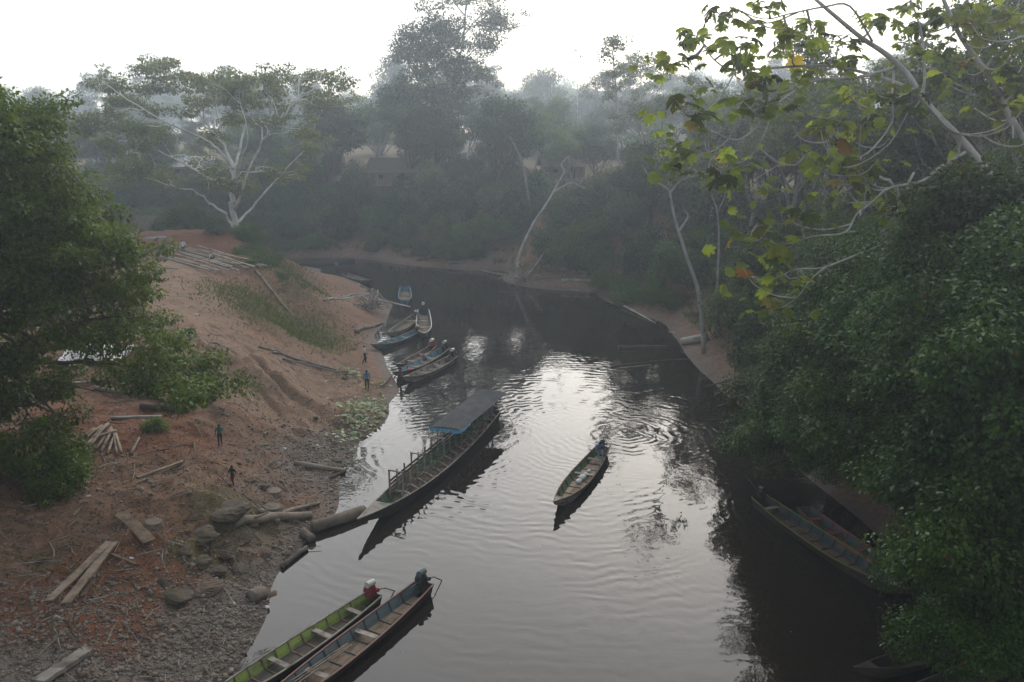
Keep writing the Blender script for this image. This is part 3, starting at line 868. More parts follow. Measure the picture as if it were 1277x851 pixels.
o = traced_tree('spreading_tree', sb, limbs, tg, M_LEAF_PALE, M_BARK_WHITE, .38, 56, 1.2, .42, 60, .075, .3, twigs=4)
tag(o, 'wide spreading tree with bare white limbs on the left bank', 'tree')

# the two tall trees against the sky
YT = 166.0
def Q(u, v, dy=0.0): return D(u, v, YT + dy)
q0 = Q(543, 205); q0[2] = ground_z(q0[0], q0[1]) - .3
rows = [(30, 520, 560), (60, 492, 575), (90, 478, 585), (120, 478, 580), (150, 492, 575), (185, 505, 565), (205, 515, 560)]
tg = scatter_in(rows, 75, YT - 8, YT + 8, g)
limbs = [([q0, Q(541, 180), Q(538, 140), Q(530, 95), Q(528, 55)], .45, .1), ([Q(541, 170), Q(520, 140, -2), Q(495, 110, -3)], .2, .05), ([Q(540, 160), Q(558, 125, 2), Q(570, 90, 3)], .2, .05), ([Q(538, 130), Q(515, 90, 3), Q(500, 70, 4)], .2, .05)]
tag(traced_tree('tall_tree', q0, limbs, tg, M_LEAF_DARK, M_BARK_GREY, .50, 130, 2.1, .7, 70, .07, .2, twigs=2),
    'tall dark dense tree standing high above the far bank', 'tree')
q1 = Q(567, 210, 3); q1[2] = ground_z(q1[0], q1[1]) - .3
rows = [(-45, 535, 600), (-15, 520, 620), (10, 520, 632), (40, 540, 642), (70, 555, 630), (100, 560, 622), (130, 560, 605), (150, 570, 600)]
tg = scatter_in(rows, 80, YT - 7, YT + 9, g)
limbs = [([q1, Q(565, 170, 3), Q(566, 120, 3), Q(575, 60, 3), Q(582, 0, 3), Q(578, -40, 3)], .42, .08)]
for a, b_, c in [((566, 110), (590, 85), (622, 70)), ((570, 85), (600, 55), (640, 38)), ((577, 45), (600, 20), (628, 5)), ((572, 70), (550, 35), (528, 10)), ((580, 20), (560, -5), (540, -30)), ((567, 130), (585, 120), (605, 112))]:
    dy = g.uniform(-6, 6); limbs.append(([Q(*a, 3), Q(*b_, 3 + dy * .5), Q(*c, 3 + dy)], .16, .04))
tag(traced_tree('tall_tree', q1, limbs, tg, M_LEAF_GREY, M_BARK_PALE, .46, 42, 1.7, .28, 71, .06, .1, twigs=3),
    'tallest feathery tree with layered branches beside the dense dark tree', 'tree')

# slim pale trees on the right skyline
def slim(name, foot, top, y, clumps, rad, label, leafm=M_LEAF_GREY, r=.22, per=60, seed=0, bark=M_BARK_PALE, leaf=.36):
    b0 = D(foot[0], foot[1], y); b0[2] = ground_z(b0[0], b0[1]) - .3
    t0 = D(top[0], top[1], y)
    mid = (b0 + t0) / 2 + np.array((.25, .2, 0))
    gg = np.random.default_rng(seed)
    tgs = [D(u, v, y + gg.uniform(-1.5, 1.5)) for u, v in clumps]
    o = traced_tree(name, b0, [([b0, mid, t0], r, r * .3)], tgs, leafm, bark, leaf, per, rad, .6, seed, .05, .3, twigs=2)
    return tag(o, label, 'tree')
slim('slim_tree', (772, 216), (764, 50), 128, [(762, 52), (770, 58), (756, 66), (766, 75), (774, 88), (760, 92), (770, 108), (762, 116), (768, 48)], 1.0, 'slim pole-like tree with pale trunk and tufted crown on the right skyline', seed=81)
slim('slim_tree', (802, 190), (799, 75), 140, [(790, 72), (800, 66), (812, 72), (822, 80), (828, 95), (815, 92), (798, 85), (786, 95), (808, 105), (782, 84), (790, 120)], 1.35, 'pale slim tree with rounded loose crown right of the pole-like tree', seed=82)
slim('slim_tree', (720, 150), (719, 62), 210, [(716, 64), (724, 70), (712, 78)], .7, 'faint nearly bare tree far off on the skyline', seed=83, per=14)
for i, (u, v0, y, s, k) in enumerate([(868, 210, 118, .7, 'feather'), (890, 230, 100, .8, 'umbrella'), (930, 240, 92, .85, 'slender'), (985, 230, 82, .78, 'feather'), (1040, 240, 76, .95, 'slender'), (1110, 240, 68, .78, 'feather'), (1180, 230, 62, .95, 'slender'), (1245, 220, 58, .8, 'umbrella'), (1290, 220, 50, .85, 'feather'),
                                   (905, 210, 125, .85, 'canopy_c'), (960, 210, 112, .75, 'broad'), (1020, 200, 105, .75, 'canopy_c'), (1090, 200, 96, .7, 'broad'), (1160, 200, 90, .65, 'canopy_a'), (1230, 200, 84, .7, 'canopy_c'), (1000, 250, 66, .62, 'dense'), (1080, 250, 58, .62, 'broad'), (1150, 260, 52, .62, 'dense'), (1230, 250, 47, .65, 'broad'),
                                   (640, 190, 150, .62, 'umbrella'), (672, 190, 152, .66, 'broad'), (740, 200, 140, .55, 'dense'), (715, 200, 142, .45, 'broad'), (620, 205, 158, .62, 'canopy_c'), (820, 200, 126, .55, 'canopy_b')]):
    p = D(u, v0, y); z = ground_z(p[0], p[1])
    pal = {'feather': 'feathery', 'umbrella': 'flat-topped', 'slender': 'slender', 'canopy_c': 'pale round', 'canopy_a': 'dark round', 'canopy_b': 'low round', 'broad': 'broad', 'dense': 'dense low'}[k]
    plc = 'above the far bank' if u < 850 else ('behind the near branches with yellow leaves' if u > 960 else 'on top of the right bank')
    plant(k, 'forest_tree', (p[0], p[1], z - .3), s, i * 1.3, pal + ' hazy tree ' + plc, 'tree', 'trees on the right bank')

# bare and leaning trunks on the banks
def snag(name, pts, y, r0, r1, label, forks=(), tuft=None, bark=M_BARK_PALE, dy=0.0):
    w = [D(u, v, y + dy * i) for i, (u, v) in enumerate(pts)]
    w[0][2] = max(0, ground_z(w[0][0], w[0][1])) - .3
    mb = MB(); base = w[0]
    sp = smooth_path(w, 4)
    mb.tube([p - base for p in sp], list(np.linspace(r0, r1, len(sp))), 7, lump=.1)
    for f in forks:
        fw = [D(u, v, y + dy) for u, v in f]
        fp = smooth_path(fw, 3); mb.tube([p - base for p in fp], list(np.linspace(r1 * 1.3, r1 * .4, len(fp))), 5)
    e = empty(name, base)
    mb.build('trunk', bark, e, smooth=True)
    if tuft:
        tu = np.array([D(u, v, y + g.uniform(-1, 1)) for u, v in tuft]) - base
        link('crown', leaf_mesh('crown', *clump_leaves(tu, .75, 46, .34, .5, len(tuft), .4), M_LEAF_MID), e)
    return tag(e, label, 'tree')
snag('bare_tree', [(645, 352), (648, 318), (662, 285), (684, 250), (704, 214)], 116, .30, .10, 'bare white leaning tree rising from the driftwood pile', [[(690, 240), (712, 228), (730, 236)], [(704, 214), (700, 205), (708, 196)]])
snag('bare_tree', [(664, 246), (655, 220), (648, 195), (636, 170)], 128, .22, .08, 'broken pale trunk tilted left on the far slope', bark=M_BARK_GREY)
snag('bare_tree', [(716, 250), (712, 228), (709, 195)], 126, .20, .09, 'short upright dead trunk on the far slope', [[(712, 225), (728, 222), (740, 214)]], bark=M_BARK_GREY)
snag('leaning_tree', [(880, 412), (872, 370), (858, 325), (842, 275), (835, 238)], 74, .22, .10, 'pale leaning tree with sparse yellowish top above the white log', [[(846, 290), (858, 270), (852, 262)], [(835, 238), (812, 222), (800, 205)], [(836, 240), (850, 225), (872, 218)]],
     [(835, 195), (820, 205), (845, 210), (808, 215), (850, 190), (862, 200), (828, 182), (802, 198), (870, 212), (838, 220)])
snag('leaning_tree', [(895, 362), (896, 320), (895, 268), (886, 240)], 78, .12, .06, 'thin straight pale stem with small tuft near the right bank', [[(895, 265), (903, 248), (905, 236)]], [(884, 236), (906, 232), (892, 225), (875, 230)])
for i, (pts, y) in enumerate([([(1122, 325), (1108, 280), (1090, 230)], 46), ([(1140, 310), (1118, 262), (1096, 220)], 48), ([(1150, 330), (1138, 280), (1132, 236), (1140, 215)], 50), ([(1175, 330), (1166, 285), (1160, 240)], 47)]):
    snag('bare_tree', pts, y, .13, .07, 'pale thin trunk behind the right thicket, %s of four' % ['leftmost', 'second', 'third', 'rightmost'][i])

# ------------------------------------------------------------------ dark thicket overhanging the water on the right
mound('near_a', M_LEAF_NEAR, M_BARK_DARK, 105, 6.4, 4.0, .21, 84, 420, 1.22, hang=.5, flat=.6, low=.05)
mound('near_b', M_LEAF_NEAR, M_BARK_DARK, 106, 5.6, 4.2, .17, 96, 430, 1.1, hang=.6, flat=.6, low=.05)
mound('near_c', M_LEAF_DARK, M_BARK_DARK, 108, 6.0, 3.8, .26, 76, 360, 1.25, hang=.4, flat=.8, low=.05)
NEAR = [(988, 522, 45, .75, 'a'), (1010, 470, 47, .80, 'b'), (1060, 430, 44, .95, 'c'), (1055, 365, 48, .8, 'a'), (1120, 400, 39, .95, 'b'), (1130, 330, 44, .8, 'c'), (1185, 360, 35, .95, 'a'), (1205, 290, 39, .85, 'b'), (1262, 300, 33, .95, 'c'),
        (1088, 505, 39, .85, 'b'), (1140, 480, 34, .9, 'a'), (1225, 430, 30, .9, 'b'), (1285, 400, 28, .9, 'a'), (1215, 592, 33, .68, 'c'), (1225, 555, 29, .8, 'a'), (1265, 520, 27, .85, 'c'), (1255, 688, 27.5, .7, 'b'), (1275, 640, 25, .8, 'a'), (1240, 745, 28, .46, 'c'), (1280, 770, 23.5, .65, 'b'), (1040, 562, 41, .45, 'b')]
place = ['outermost over the river beside the mud flat', 'above the outermost overhang', 'left of the thicket crest', 'at the far left end of the thicket crest', 'in the upper middle of the thicket', 'behind the thicket below the thin trunks', 'right of the thicket middle', 'below the cecropia trunk', 'at the right edge below the cecropia',
         'in the left middle of the thicket', 'in the very middle of the thicket', 'right of the middle, half in shade', 'at the right edge of the frame', 'hanging over the red-rimmed boat', 'behind the one over the red-rimmed boat', 'at the right edge above the dark dugout', 'lower right above the dark dugout', 'at the right edge just above the frame corner', 'lowest sprays hanging near the dark dugout', 'in the bottom right corner', 'small one touching the water behind the moored boats']
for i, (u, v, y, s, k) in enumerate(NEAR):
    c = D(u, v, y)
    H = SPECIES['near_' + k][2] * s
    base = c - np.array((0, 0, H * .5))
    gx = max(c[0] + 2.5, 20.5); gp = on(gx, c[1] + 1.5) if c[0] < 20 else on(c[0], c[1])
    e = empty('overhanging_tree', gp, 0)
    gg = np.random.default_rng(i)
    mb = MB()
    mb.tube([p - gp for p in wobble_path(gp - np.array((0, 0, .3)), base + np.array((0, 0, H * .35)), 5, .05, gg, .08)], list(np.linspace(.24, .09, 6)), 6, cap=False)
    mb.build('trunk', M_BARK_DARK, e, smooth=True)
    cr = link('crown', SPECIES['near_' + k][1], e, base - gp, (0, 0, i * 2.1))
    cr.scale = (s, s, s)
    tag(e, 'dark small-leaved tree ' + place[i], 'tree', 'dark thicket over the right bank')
# ------------------------------------------------------------------ cecropia in the right foreground: big lobed leaves
def lobed_leaf(name, mat, seed, n=9):
    g = np.random.default_rng(seed)
    mb = MB()
    vs = [(0, 0, 0)]; fs = []
    for k in range(n):
        a = math.radians(-155 + 310 * k / (n - 1)) + g.normal() * .05
        L = (1.0 - .35 * abs(k - (n - 1) / 2) / ((n - 1) / 2)) * g.uniform(.9, 1.08)
        ca, sa = math.cos(a), math.sin(a)
        def pt(r, w, z): return (ca * r - sa * w, sa * r + ca * w, z)
        b = len(vs); dr = g.uniform(.25, .5)
        vs += [pt(.34 * L, .13, .015), pt(.72 * L, .21, -.14 * dr), pt(L, 0, -.55 * dr), pt(.72 * L, -.21, -.14 * dr), pt(.34 * L, -.13, .015), pt(.62 * L, 0, -.02)]
        fs += [(0, b + 4, b + 5), (0, b + 5, b), (b + 4, b + 3, b + 5), (b + 3, b + 2, b + 5), (b + 5, b + 2, b + 1), (b + 5, b + 1, b)]
    mb.add(vs, fs)
    me = mb.mesh(name, mat, True)
    t = me.attributes.new('tint', 'FLOAT', 'FACE')
    t.data.foreach_set('value', np.clip(g.normal(.5, .12, len(me.polygons)), 0, 1).astype(np.float32))
    return me
M_CEC = leaf_mat('cecropia_leaf', (.10, .135, .028), (.24, .285, .06), .6, .14, .4)  # tone of the lit leaves put into the colour
M_CEC_D = leaf_mat('cecropia_leaf_shaded', (.035, .052, .018), (.085, .11, .035), .45, .14, .4)  # darker copy: shade painted into the leaf colour, dealt out at random
M_CEC_Y = leaf_mat('cecropia_leaf_yellow', (.26, .19, .03), (.38, .29, .06), .5, .1)
M_CEC_R = leaf_mat('cecropia_leaf_rust', (.13, .055, .022), (.22, .10, .035), .35, .08)
LEAVES = [lobed_leaf('leaf', M_CEC, 1), lobed_leaf('leaf', M_CEC, 2, 8), lobed_leaf('leaf', M_CEC, 3, 10), lobed_leaf('leaf', M_CEC_D, 4), lobed_leaf('leaf', M_CEC_D, 5, 8)]
LEAF_Y = lobed_leaf('leaf', M_CEC_Y, 6, 8); LEAF_R = lobed_leaf('leaf', M_CEC_R, 7, 8)
def cecropia(name, y, limbs, clusters, label, seed, per):
    g = np.random.default_rng(seed)
    base = D(*limbs[0][0][0], y); gp = on(base[0] + .8, base[1] + .6)
    e = empty(name, gp)
    mb = MB(); nodes = []
    mb.tube([p - gp for p in smooth_path([gp - np.array((0, 0, .4)), (gp * .6 + base * .4) + np.array((.2, 0, 0)), base], 4)], list(np.linspace(.34, limbs[0][1] * 1.45, 9)), 8, cap=False)
    for li, (pts, r0, r1) in enumerate(limbs):
        r0, r1 = r0 * 1.45, r1 * 1.35
        dy0 = 0 if li < 1 else g.uniform(-.3, .3); dy1 = g.uniform(-4, 4) if li else 0
        n = len(pts)
        w = [D(u, v, y + dy0 + dy1 * i / (n - 1)) for i, (u, v) in enumerate(pts)]
        sp = smooth_path(w, 4)
        mb.tube([p - gp for p in sp], list(np.linspace(r0, r1, len(sp))), 7, lump=.06)
        nodes += sp[len(sp) // 4:]
    NP = np.array(nodes)
    spots = []
    for (u, v, kind) in clusters:
        c0 = D(u, v, y)
        i = int(np.argmin(np.hypot(NP[:, 0] / NP[:, 1] - c0[0] / c0[1], (NP[:, 2] - CAM_H) / NP[:, 1] - (c0[2] - CAM_H) / c0[1])))
        c = D(u, v, NP[i][1] + g.uniform(-.5, .5))
        L = np.linalg.norm(c - NP[i])
        if L > .3:
            mid = (NP[i] + c) / 2 + np.array((0, 0, -.10 * L)) + g.normal(size=3) * .06 * L
            mb.tube([p - gp for p in smooth_path([NP[i], mid, c], 4)], list(np.linspace(.056, .034, 9)), 5)
        for k in range(per if kind == 'g' else max(2, per - 2)):
            az = g.uniform(0, 6.28); el = g.uniform(-.35, .75)
            pl = g.uniform(.35, .85)
            t = c + pl * np.array((math.cos(az) * math.cos(el), math.sin(az) * math.cos(el), math.sin(el)))
            mb.tube([c - gp, (c + t) / 2 - gp + np.array((0, 0, .07)), t - gp], [.018, .014, .012], 3, cap=False)
            me = LEAVES[int(g.integers(len(LEAVES)))]
            if kind == 'y' and k == 0: me = LEAF_Y
            if kind == 'r' and k == 0: me = LEAF_R
            spots.append((t - gp, az, me, g.uniform(.36, .60) * (1.15 if me in (LEAF_Y, LEAF_R) else 1)))
    for k in range(34 if seed == 21 else 12):
        s0 = NP[int(g.integers(len(NP)))]; a = g.uniform(0, 6.28); L = g.uniform(1.2, 3.6); el = g.uniform(-.5, .3)
        d0 = np.array((math.cos(a), math.sin(a), el))
        q = [s0, s0 + d0 * L * .4 + np.array((0, 0, -.06 * L)), s0 + d0 * L * .8 + np.array((0, 0, .05 * L)), s0 + d0 * L + np.array((0, 0, .30 * L))]
        sp = smooth_path(q, 3); mb.tube([p - gp for p in sp], list(np.linspace(.04, .014, len(sp))), 5, cap=False)
    mb.build('trunk', M_BARK_PALE, e, smooth=True)
    # the smaller leaves round the twig ends, joined
    vs = []; fs = []; tn = []
    for (u, v, kind) in clusters:
        i = int(np.argmin(np.hypot(NP[:, 0] / NP[:, 1] - D(u, v, y)[0] / y, (NP[:, 2] - CAM_H) / NP[:, 1] - (D(u, v, y)[2] - CAM_H) / y)))
        c = D(u, v, NP[i][1])
        for k in range(9):
            me = LEAVES[int(g.integers(3))]
            co = np.empty(len(me.vertices) * 3); me.vertices.foreach_get('co', co); co = co.reshape(-1, 3)
            az = g.uniform(0, 6.28); rot = np.array(Matrix.Rotation(az, 3, 'Z') @ Matrix.Rotation(.45 + g.normal() * .5, 3, 'Y') @ Matrix.Rotation(g.normal() * .5, 3, 'X'))
            p = c + g.normal(size=3) * np.array((.75, .75, .5)) - gp
            b = len(vs); q = (co * g.uniform(.22, .42)) @ rot.T + p
            vs += [tuple(r_) for r_ in q]; fs += [tuple(b + j for j in pl.vertices) for pl in me.polygons]
            tn += [float(np.clip(g.normal(.4, .25), 0, 1))] * len(me.polygons)
    sm = MB().add(vs, fs).build('small_leaves', M_CEC, e)
    at_ = sm.data.attributes.new('tint', 'FLOAT', 'FACE'); at_.data.foreach_set('value', np.array(tn, np.float32))
    sm['kind'] = 'stuff'
    for p, az, me, s in spots:
        lo = link('leaf', me, e, p, (g.normal() * .35, .45 + g.normal() * .4, az))
        lo.scale = (s, s, s)
    return tag(e, label, 'tree')
L1 = [([(1240, 226), (1204, 181), (1177, 153), (1150, 123), (1133, 95), (1105, 68), (1075, 48), (1041, 20), (1013, -4)], .125, .05),
      ([(1133, 109), (1088, 94), (1041, 83), (993, 83), (918, 87), (891, 75), (874, 51)], .055, .018),
      ([(1118, 84), (1068, 97), (1020, 100), (993, 112), (966, 133), (942, 160), (918, 175), (887, 163)], .05, .016),
      ([(1150, 121), (1153, 95), (1150, 48), (1143, 20), (1133, -5)], .05, .025),
      ([(1204, 190), (1170, 211), (1150, 226), (1109, 235), (1088, 252), (1068, 268), (1054, 290), (1013, 295), (976, 305), (949, 297)], .05, .014),
      ([(1175, 250), (1153, 294), (1112, 302), (1071, 317), (1027, 334), (993, 336), (966, 348)], .05, .016),
      ([(1030, 333), (1010, 350), (993, 372), (962, 392)], .03, .012),
      ([(1116, 80), (1112, 120), (1112, 153), (1082, 191), (1050, 205), (1027, 215)], .04, .014),
      ([(1075, 95), (1085, 136), (1075, 164), (1054, 174), (1027, 157)], .03, .014),
      ([(1088, 52), (1060, 8), (1027, 9), (986, 17), (952, 24), (915, 10)], .035, .014),
      ([(1120, 235), (1090, 232), (1060, 205), (1020, 200), (975, 205), (940, 225)], .03, .012),
      ([(966, 133), (950, 175), (930, 200), (905, 205), (870, 190), (850, 195)], .025, .012),
      ([(918, 87), (905, 110), (885, 135), (860, 145)], .022, .012),
      ([(1160, 135), (1190, 165), (1230, 165), (1262, 150)], .035, .014)]
C1 = [(868, 45, 'g'), (845, 78, 'g'), (852, 140, 'g'), (870, 155, 'y'), (900, 20, 'g'), (925, 55, 'g'), (920, 85, 'g'), (945, 108, 'g'), (905, 62, 'g'), (960, 12, 'g'), (987, 68, 'y'), (1012, 38, 'g'), (985, 45, 'g'), (958, 95, 'y'), (1045, 58, 'g'), (1068, 78, 'g'), (1090, 30, 'g'), (1130, 10, 'g'), (1165, 25, 'g'),
      (1060, 120, 'g'), (1085, 148, 'g'), (1040, 150, 'g'), (1065, 165, 'g'), (1112, 125, 'g'), (1140, 135, 'g'), (1180, 80, 'r'), (1165, 70, 'g'), (908, 200, 'y'), (925, 210, 'g'), (858, 190, 'g'), (843, 205, 'g'), (1035, 205, 'g'), (1046, 185, 'r'), (1080, 215, 'g'), (1055, 240, 'y'), (1000, 200, 'g'), (912, 232, 'g'), (938, 288, 'g'), (1000, 268, 'g'),
      (1120, 258, 'g'), (930, 300, 'y'), (935, 345, 'r'), (955, 378, 'y'), (966, 395, 'g'), (985, 348, 'g'), (1025, 160, 'g'), (1195, 215, 'r'), (960, 322, 'g'), (1015, 95, 'g'), (880, 215, 'g'), (935, 135, 'g'), (975, 130, 'g')]
cecropia('cecropia_tree', 37.0, L1, C1, 'cecropia tree with bent pale branches and yellowing lobed leaves, right foreground', 21, 5)
L2 = [([(1300, 230), (1269, 163), (1245, 120), (1228, 88), (1197, 44), (1173, -8)], .13, .06),
      ([(1228, 88), (1250, 60), (1275, 45), (1300, 40)], .05, .02), ([(1240, 110), (1215, 118), (1190, 110), (1175, 95)], .04, .016),
      ([(1197, 44), (1220, 20), (1245, 8), (1262, -10)], .045, .02), ([(1262, 150), (1240, 150), (1215, 135)], .03, .014), ([(1190, 30), (1165, 40), (1140, 45)], .03, .014)]
C2 = [(1210, 15, 'g'), (1190, 38, 'r'), (1228, 40, 'g'), (1250, 22, 'g'), (1268, 60, 'g'), (1255, 140, 'y'), (1262, 185, 'g'), (1215, 120, 'g'), (1178, 100, 'g'), (1245, 90, 'g'), (1270, 110, 'g'), (1142, 45, 'g'), (1275, 25, 'g')]
cecropia('cecropia_tree', 40.0, L2, C2, 'second cecropia cut off by the right edge of the frame', 22, 5)
# ------------------------------------------------------------------ boats
M_WOOD_GREY = weathered('old_grey_wood', (.19, .165, .14), (.33, .295, .25), 3.0, (.35, 1, 1), .9, .008, dirt=(.06, .05, .04))
M_WOOD_BROWN = weathered('old_brown_wood', (.12, .085, .055), (.23, .17, .12), 3.0, (.35, 1, 1), .88, .008, dirt=(.05, .035, .025))
M_WOOD_PALE = weathered('sawn_pale_wood', (.20, .15, .105), (.33, .26, .19), 2.5, (.3, 1, 1), .85, .008, dirt=(.11, .078, .052), dirt_amt=.5)
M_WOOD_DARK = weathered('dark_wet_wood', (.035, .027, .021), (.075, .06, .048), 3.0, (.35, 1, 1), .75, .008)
def paint(name, c, chips=(.11, .09, .07), amt=.5):
    return weathered(name, tuple(.75 * x for x in c), c, 2.2, (.4, 1, 1), .7, .005, dirt=chips, dirt_amt=amt, fine=30)
M_P_LIME = paint('lime_green_paint', (.25, .33, .075), amt=.5)
M_P_GREEN = paint('faded_green_paint', (.10, .17, .085))
M_P_DGREEN = paint('dark_green_paint', (.06, .15, .09))
M_P_SLATE = paint('slate_blue_paint', (.10, .145, .155))
M_P_BLUE = paint('sky_blue_paint', (.10, .27, .38), amt=.3)
M_P_RED = paint('worn_red_paint', (.30, .065, .045), amt=.35)
M_P_OLIVE = paint('olive_rim_paint', (.16, .17, .045), amt=.3)
M_P_PINK = paint('faded_red_rim_paint', (.24, .12, .10), amt=.35)
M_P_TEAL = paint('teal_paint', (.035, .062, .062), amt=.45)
M_STEEL = weathered('worn_dark_steel', (.03, .03, .03), (.07, .068, .065), 8, rough=.5, bump=.003, spec=.5, metal=.4)
M_ENG_RED = weathered('engine_red_paint', (.20, .02, .025), (.30, .035, .04), 8, rough=.45, bump=.002, dirt=(.04, .03, .03), spec=.5)
M_ENG_BLK = weathered('engine_black_paint', (.015, .015, .016), (.035, .035, .037), 8, rough=.45, bump=.002, spec=.5)
M_ENG_WHT = weathered('dirty_white_plastic', (.50, .48, .43), (.68, .66, .61), 6, rough=.5, bump=.002, dirt=(.25, .22, .18), spec=.4)
M_TARP_BLK = weathered('black_tarpaulin', (.028, .030, .034), (.05, .052, .056), 1.5, rough=.85, bump=.01, dirt=(.08, .075, .07), dirt_amt=.25, spec=.15)
M_TARP_BLUE = weathered('blue_tarpaulin', (.09, .33, .52), (.14, .42, .62), 3, rough=.6, bump=.008, spec=.35)
M_CLOTH_W = weathered('white_cloth', (.55, .54, .51), (.72, .71, .68), 6, rough=.9, bump=.004, dirt=(.4, .37, .32), dirt_amt=.3)
M_CLOTH_PINK = weathered('pink_cloth', (.45, .12, .16), (.55, .17, .22), 8, rough=.9, bump=.004)
M_ROPE = weathered('rope_fibre', (.25, .21, .15), (.38, .33, .25), 20, rough=.95, bump=.003)

class Hull:
    def __init__(s, L, B, fb, ws=.62, bow=.55, stern_rise=.12, flat=.60):
        s.L, s.B, s.fb, s.ws, s.bow, s.sr, s.flat = L, B, fb, ws, bow, stern_rise, flat
    def w(s, t):
        if t < .5: k = s.ws + (1 - s.ws) * math.sin(math.pi * t) ** .9
        else: k = max(0.0, 1 - ((t - .5) / .5) ** 2.1)
        return max(.035, s.B / 2 * k)
    def zb(s, t): return -.10 + (max(0, t - .72) / .28) ** 2 * (s.fb + s.bow - .06) + (max(0, .12 - t) / .12) ** 2 * .05
    def zg(s, t): return s.fb + (max(0, t - .5) / .5) ** 2.2 * s.bow + (max(0, .4 - t) / .4) ** 2 * s.sr
    def pt(s, t, side, f, inset=0.0):
        w = s.w(t); wb = w * s.flat
        y = max(.0, wb + (w - wb) * f - inset)
        return (s.L * (t - .5), side * y, s.zb(t) + (s.zg(t) - s.zb(t)) * f)
    def half(s, t, z):
        f = min(1, max(0, (z - s.zb(t)) / (s.zg(t) - s.zb(t))))
        return max(.02, s.w(t) * (s.flat + (1 - s.flat) * f) - .035)

def canoe(name, bow_uv, stern_uv, B, fb, m_in, m_out, m_rim, m_rib, label, ribs=9, seats=(.3, .6), zb=.5, zs=.5, m_floor=None, bow=.45, ws=.62, motor=None, strakes=2, m_seat=None, group='wooden canoes on the river', rimw=.05, tilt=0.0, z0=0.0, n=26, deck=.12):
    a, c = P(*bow_uv, zb), P(*stern_uv, zs)
    d = a - c; L = float(np.hypot(d[0], d[1])); rz = math.atan2(d[1], d[0])
    root = empty(name, ((a[0] + c[0]) / 2, (a[1] + c[1]) / 2, z0), rz)
    root.rotation_euler = (tilt, 0, rz)
    h = Hull(L, B, fb, ws, bow)
    ts = [i / n for i in range(n + 1)]
    m_floor = m_floor or M_WOOD_BROWN; m_seat = m_seat or M_WOOD_GREY
    # bottom
    mb = MB(); vs = []; fs = []
    for t in ts:
        for sd in (-1, 1): vs.append(h.pt(t, sd, 0))
        for sd in (-1, 1):
            p = h.pt(t, sd, 0); vs.append((p[0], p[1], p[2] + .04))
    for i in range(n):
        b, e = i * 4, i * 4 + 4
        fs += [(b, b + 1, e + 1, e), (b + 2, e + 2, e + 3, b + 3)]
    mb.add(vs, fs); mb.build('bottom', m_out, root)
    # side strakes, each a plank with an inside and an outside face
    for sd in (-1, 1):
        for k in range(strakes):
            f0, f1 = k / strakes, (k + 1) / strakes - .015
            lap = .008 * k
            mb = MB(); vs = []; fs = []; ms = []
            for t in ts:
                for f in (f0, f1):
                    p = h.pt(t, sd, f); vs.append((p[0], p[1] + sd * lap, p[2]))
                for f in (f0, f1): vs.append(h.pt(t, sd, f, .028 - lap))
            for i in range(n):
                b, e = i * 4, i * 4 + 4
                o_, i_ = (b, e, e + 1, b + 1), (b + 2, b + 3, e + 3, e + 2)
                tp = (b + 1, e + 1, e + 3, b + 3); bt = (b, b + 2, e + 2, e)
                if sd > 0: o_, i_, tp, bt = o_[::-1], i_[::-1], tp[::-1], bt[::-1]
                mb.add([vs[q] for q in o_], [(0, 1, 2, 3)], 1); mb.add([vs[q] for q in i_], [(0, 1, 2, 3)], 0)
                mb.add([vs[q] for q in tp], [(0, 1, 2, 3)], 0); mb.add([vs[q] for q in bt], [(0, 1, 2, 3)], 1)
            mb.build('strake', [m_in, m_out], root)
        # rim
        mb = MB(); vs = []
        for t in ts:
            p = h.pt(t, sd, 1)
            for dy, dz in ((.02, -.035), (.02, .014), (-rimw, .014), (-rimw, -.035)): vs.append((p[0], p[1] + sd * dy if abs(p[1]) > .03 or dy > 0 else 0, p[2] + dz))
        fs = []
        for i in range(n):
            b, e = i * 4, i * 4 + 4
            for k in range(4):
                k2 = (k + 1) % 4; f = (b + k, e + k, e + k2, b + k2)
                fs.append(f if sd < 0 else f[::-1])
        fs += [(0, 1, 2, 3), (n * 4 + 3, n * 4 + 2, n * 4 + 1, n * 4)]
        mb.add(vs, fs); mb.build('gunwale', m_rim, root)
    # floor boards, clear of the bilge
    for k in range(3):
        mb = MB(); vs = []; fs = []
        tt = [t for t in ts if .03 < t < .90]
        for t in tt:
            z = max(h.zb(t) + .07, .045); hw = h.half(t, z)
            y0, y1 = -hw + 2 * hw * k / 3 + .006, -hw + 2 * hw * (k + 1) / 3 - .006
            x = L * (t - .5)
            vs += [(x, y0, z), (x, y1, z), (x, y0, z - .025), (x, y1, z - .025)]
        for i in range(len(tt) - 1):
            b, e = i * 4, i * 4 + 4
            fs += [(b, e, e + 1, b + 1), (b + 2, b + 3, e + 3, e + 2), (b, b + 2, e + 2, e), (b + 1, e + 1, e + 3, b + 3)]
        mb.add(vs, fs); mb.build('floor_board', m_floor, root)
    # ribs
    for k in range(ribs):
        t = .10 + .78 * k / max(1, ribs - 1)
        mb = MB(); z = max(h.zb(t) + .07, .045) + .02
        x = L * (t - .5)
        for sd in (-1, 1):
            p = h.pt(t, sd, .97, .055); q = (x, sd * h.half(t, z), z)
            mb.bar(q, p, .045, .05, up=(1, 0, 0))
        hw = h.half(t, z); mb.box((x, 0, z), (.045, 2 * hw - .02, .035))
        mb.build('rib', m_rib, root)
    for t in seats:
        z = h.zb(t) + (h.zg(t) - h.zb(t)) * .72; hw = h.half(t, z)
        MB().box((L * (t - .5), 0, z), (.24, 2 * hw - .01, .03)).build('seat', m_seat, root)
    # transom and bow deck
    p = h.pt(0, 1, 0); q = h.pt(0, 1, 1); x = -L / 2
    mb = MB()
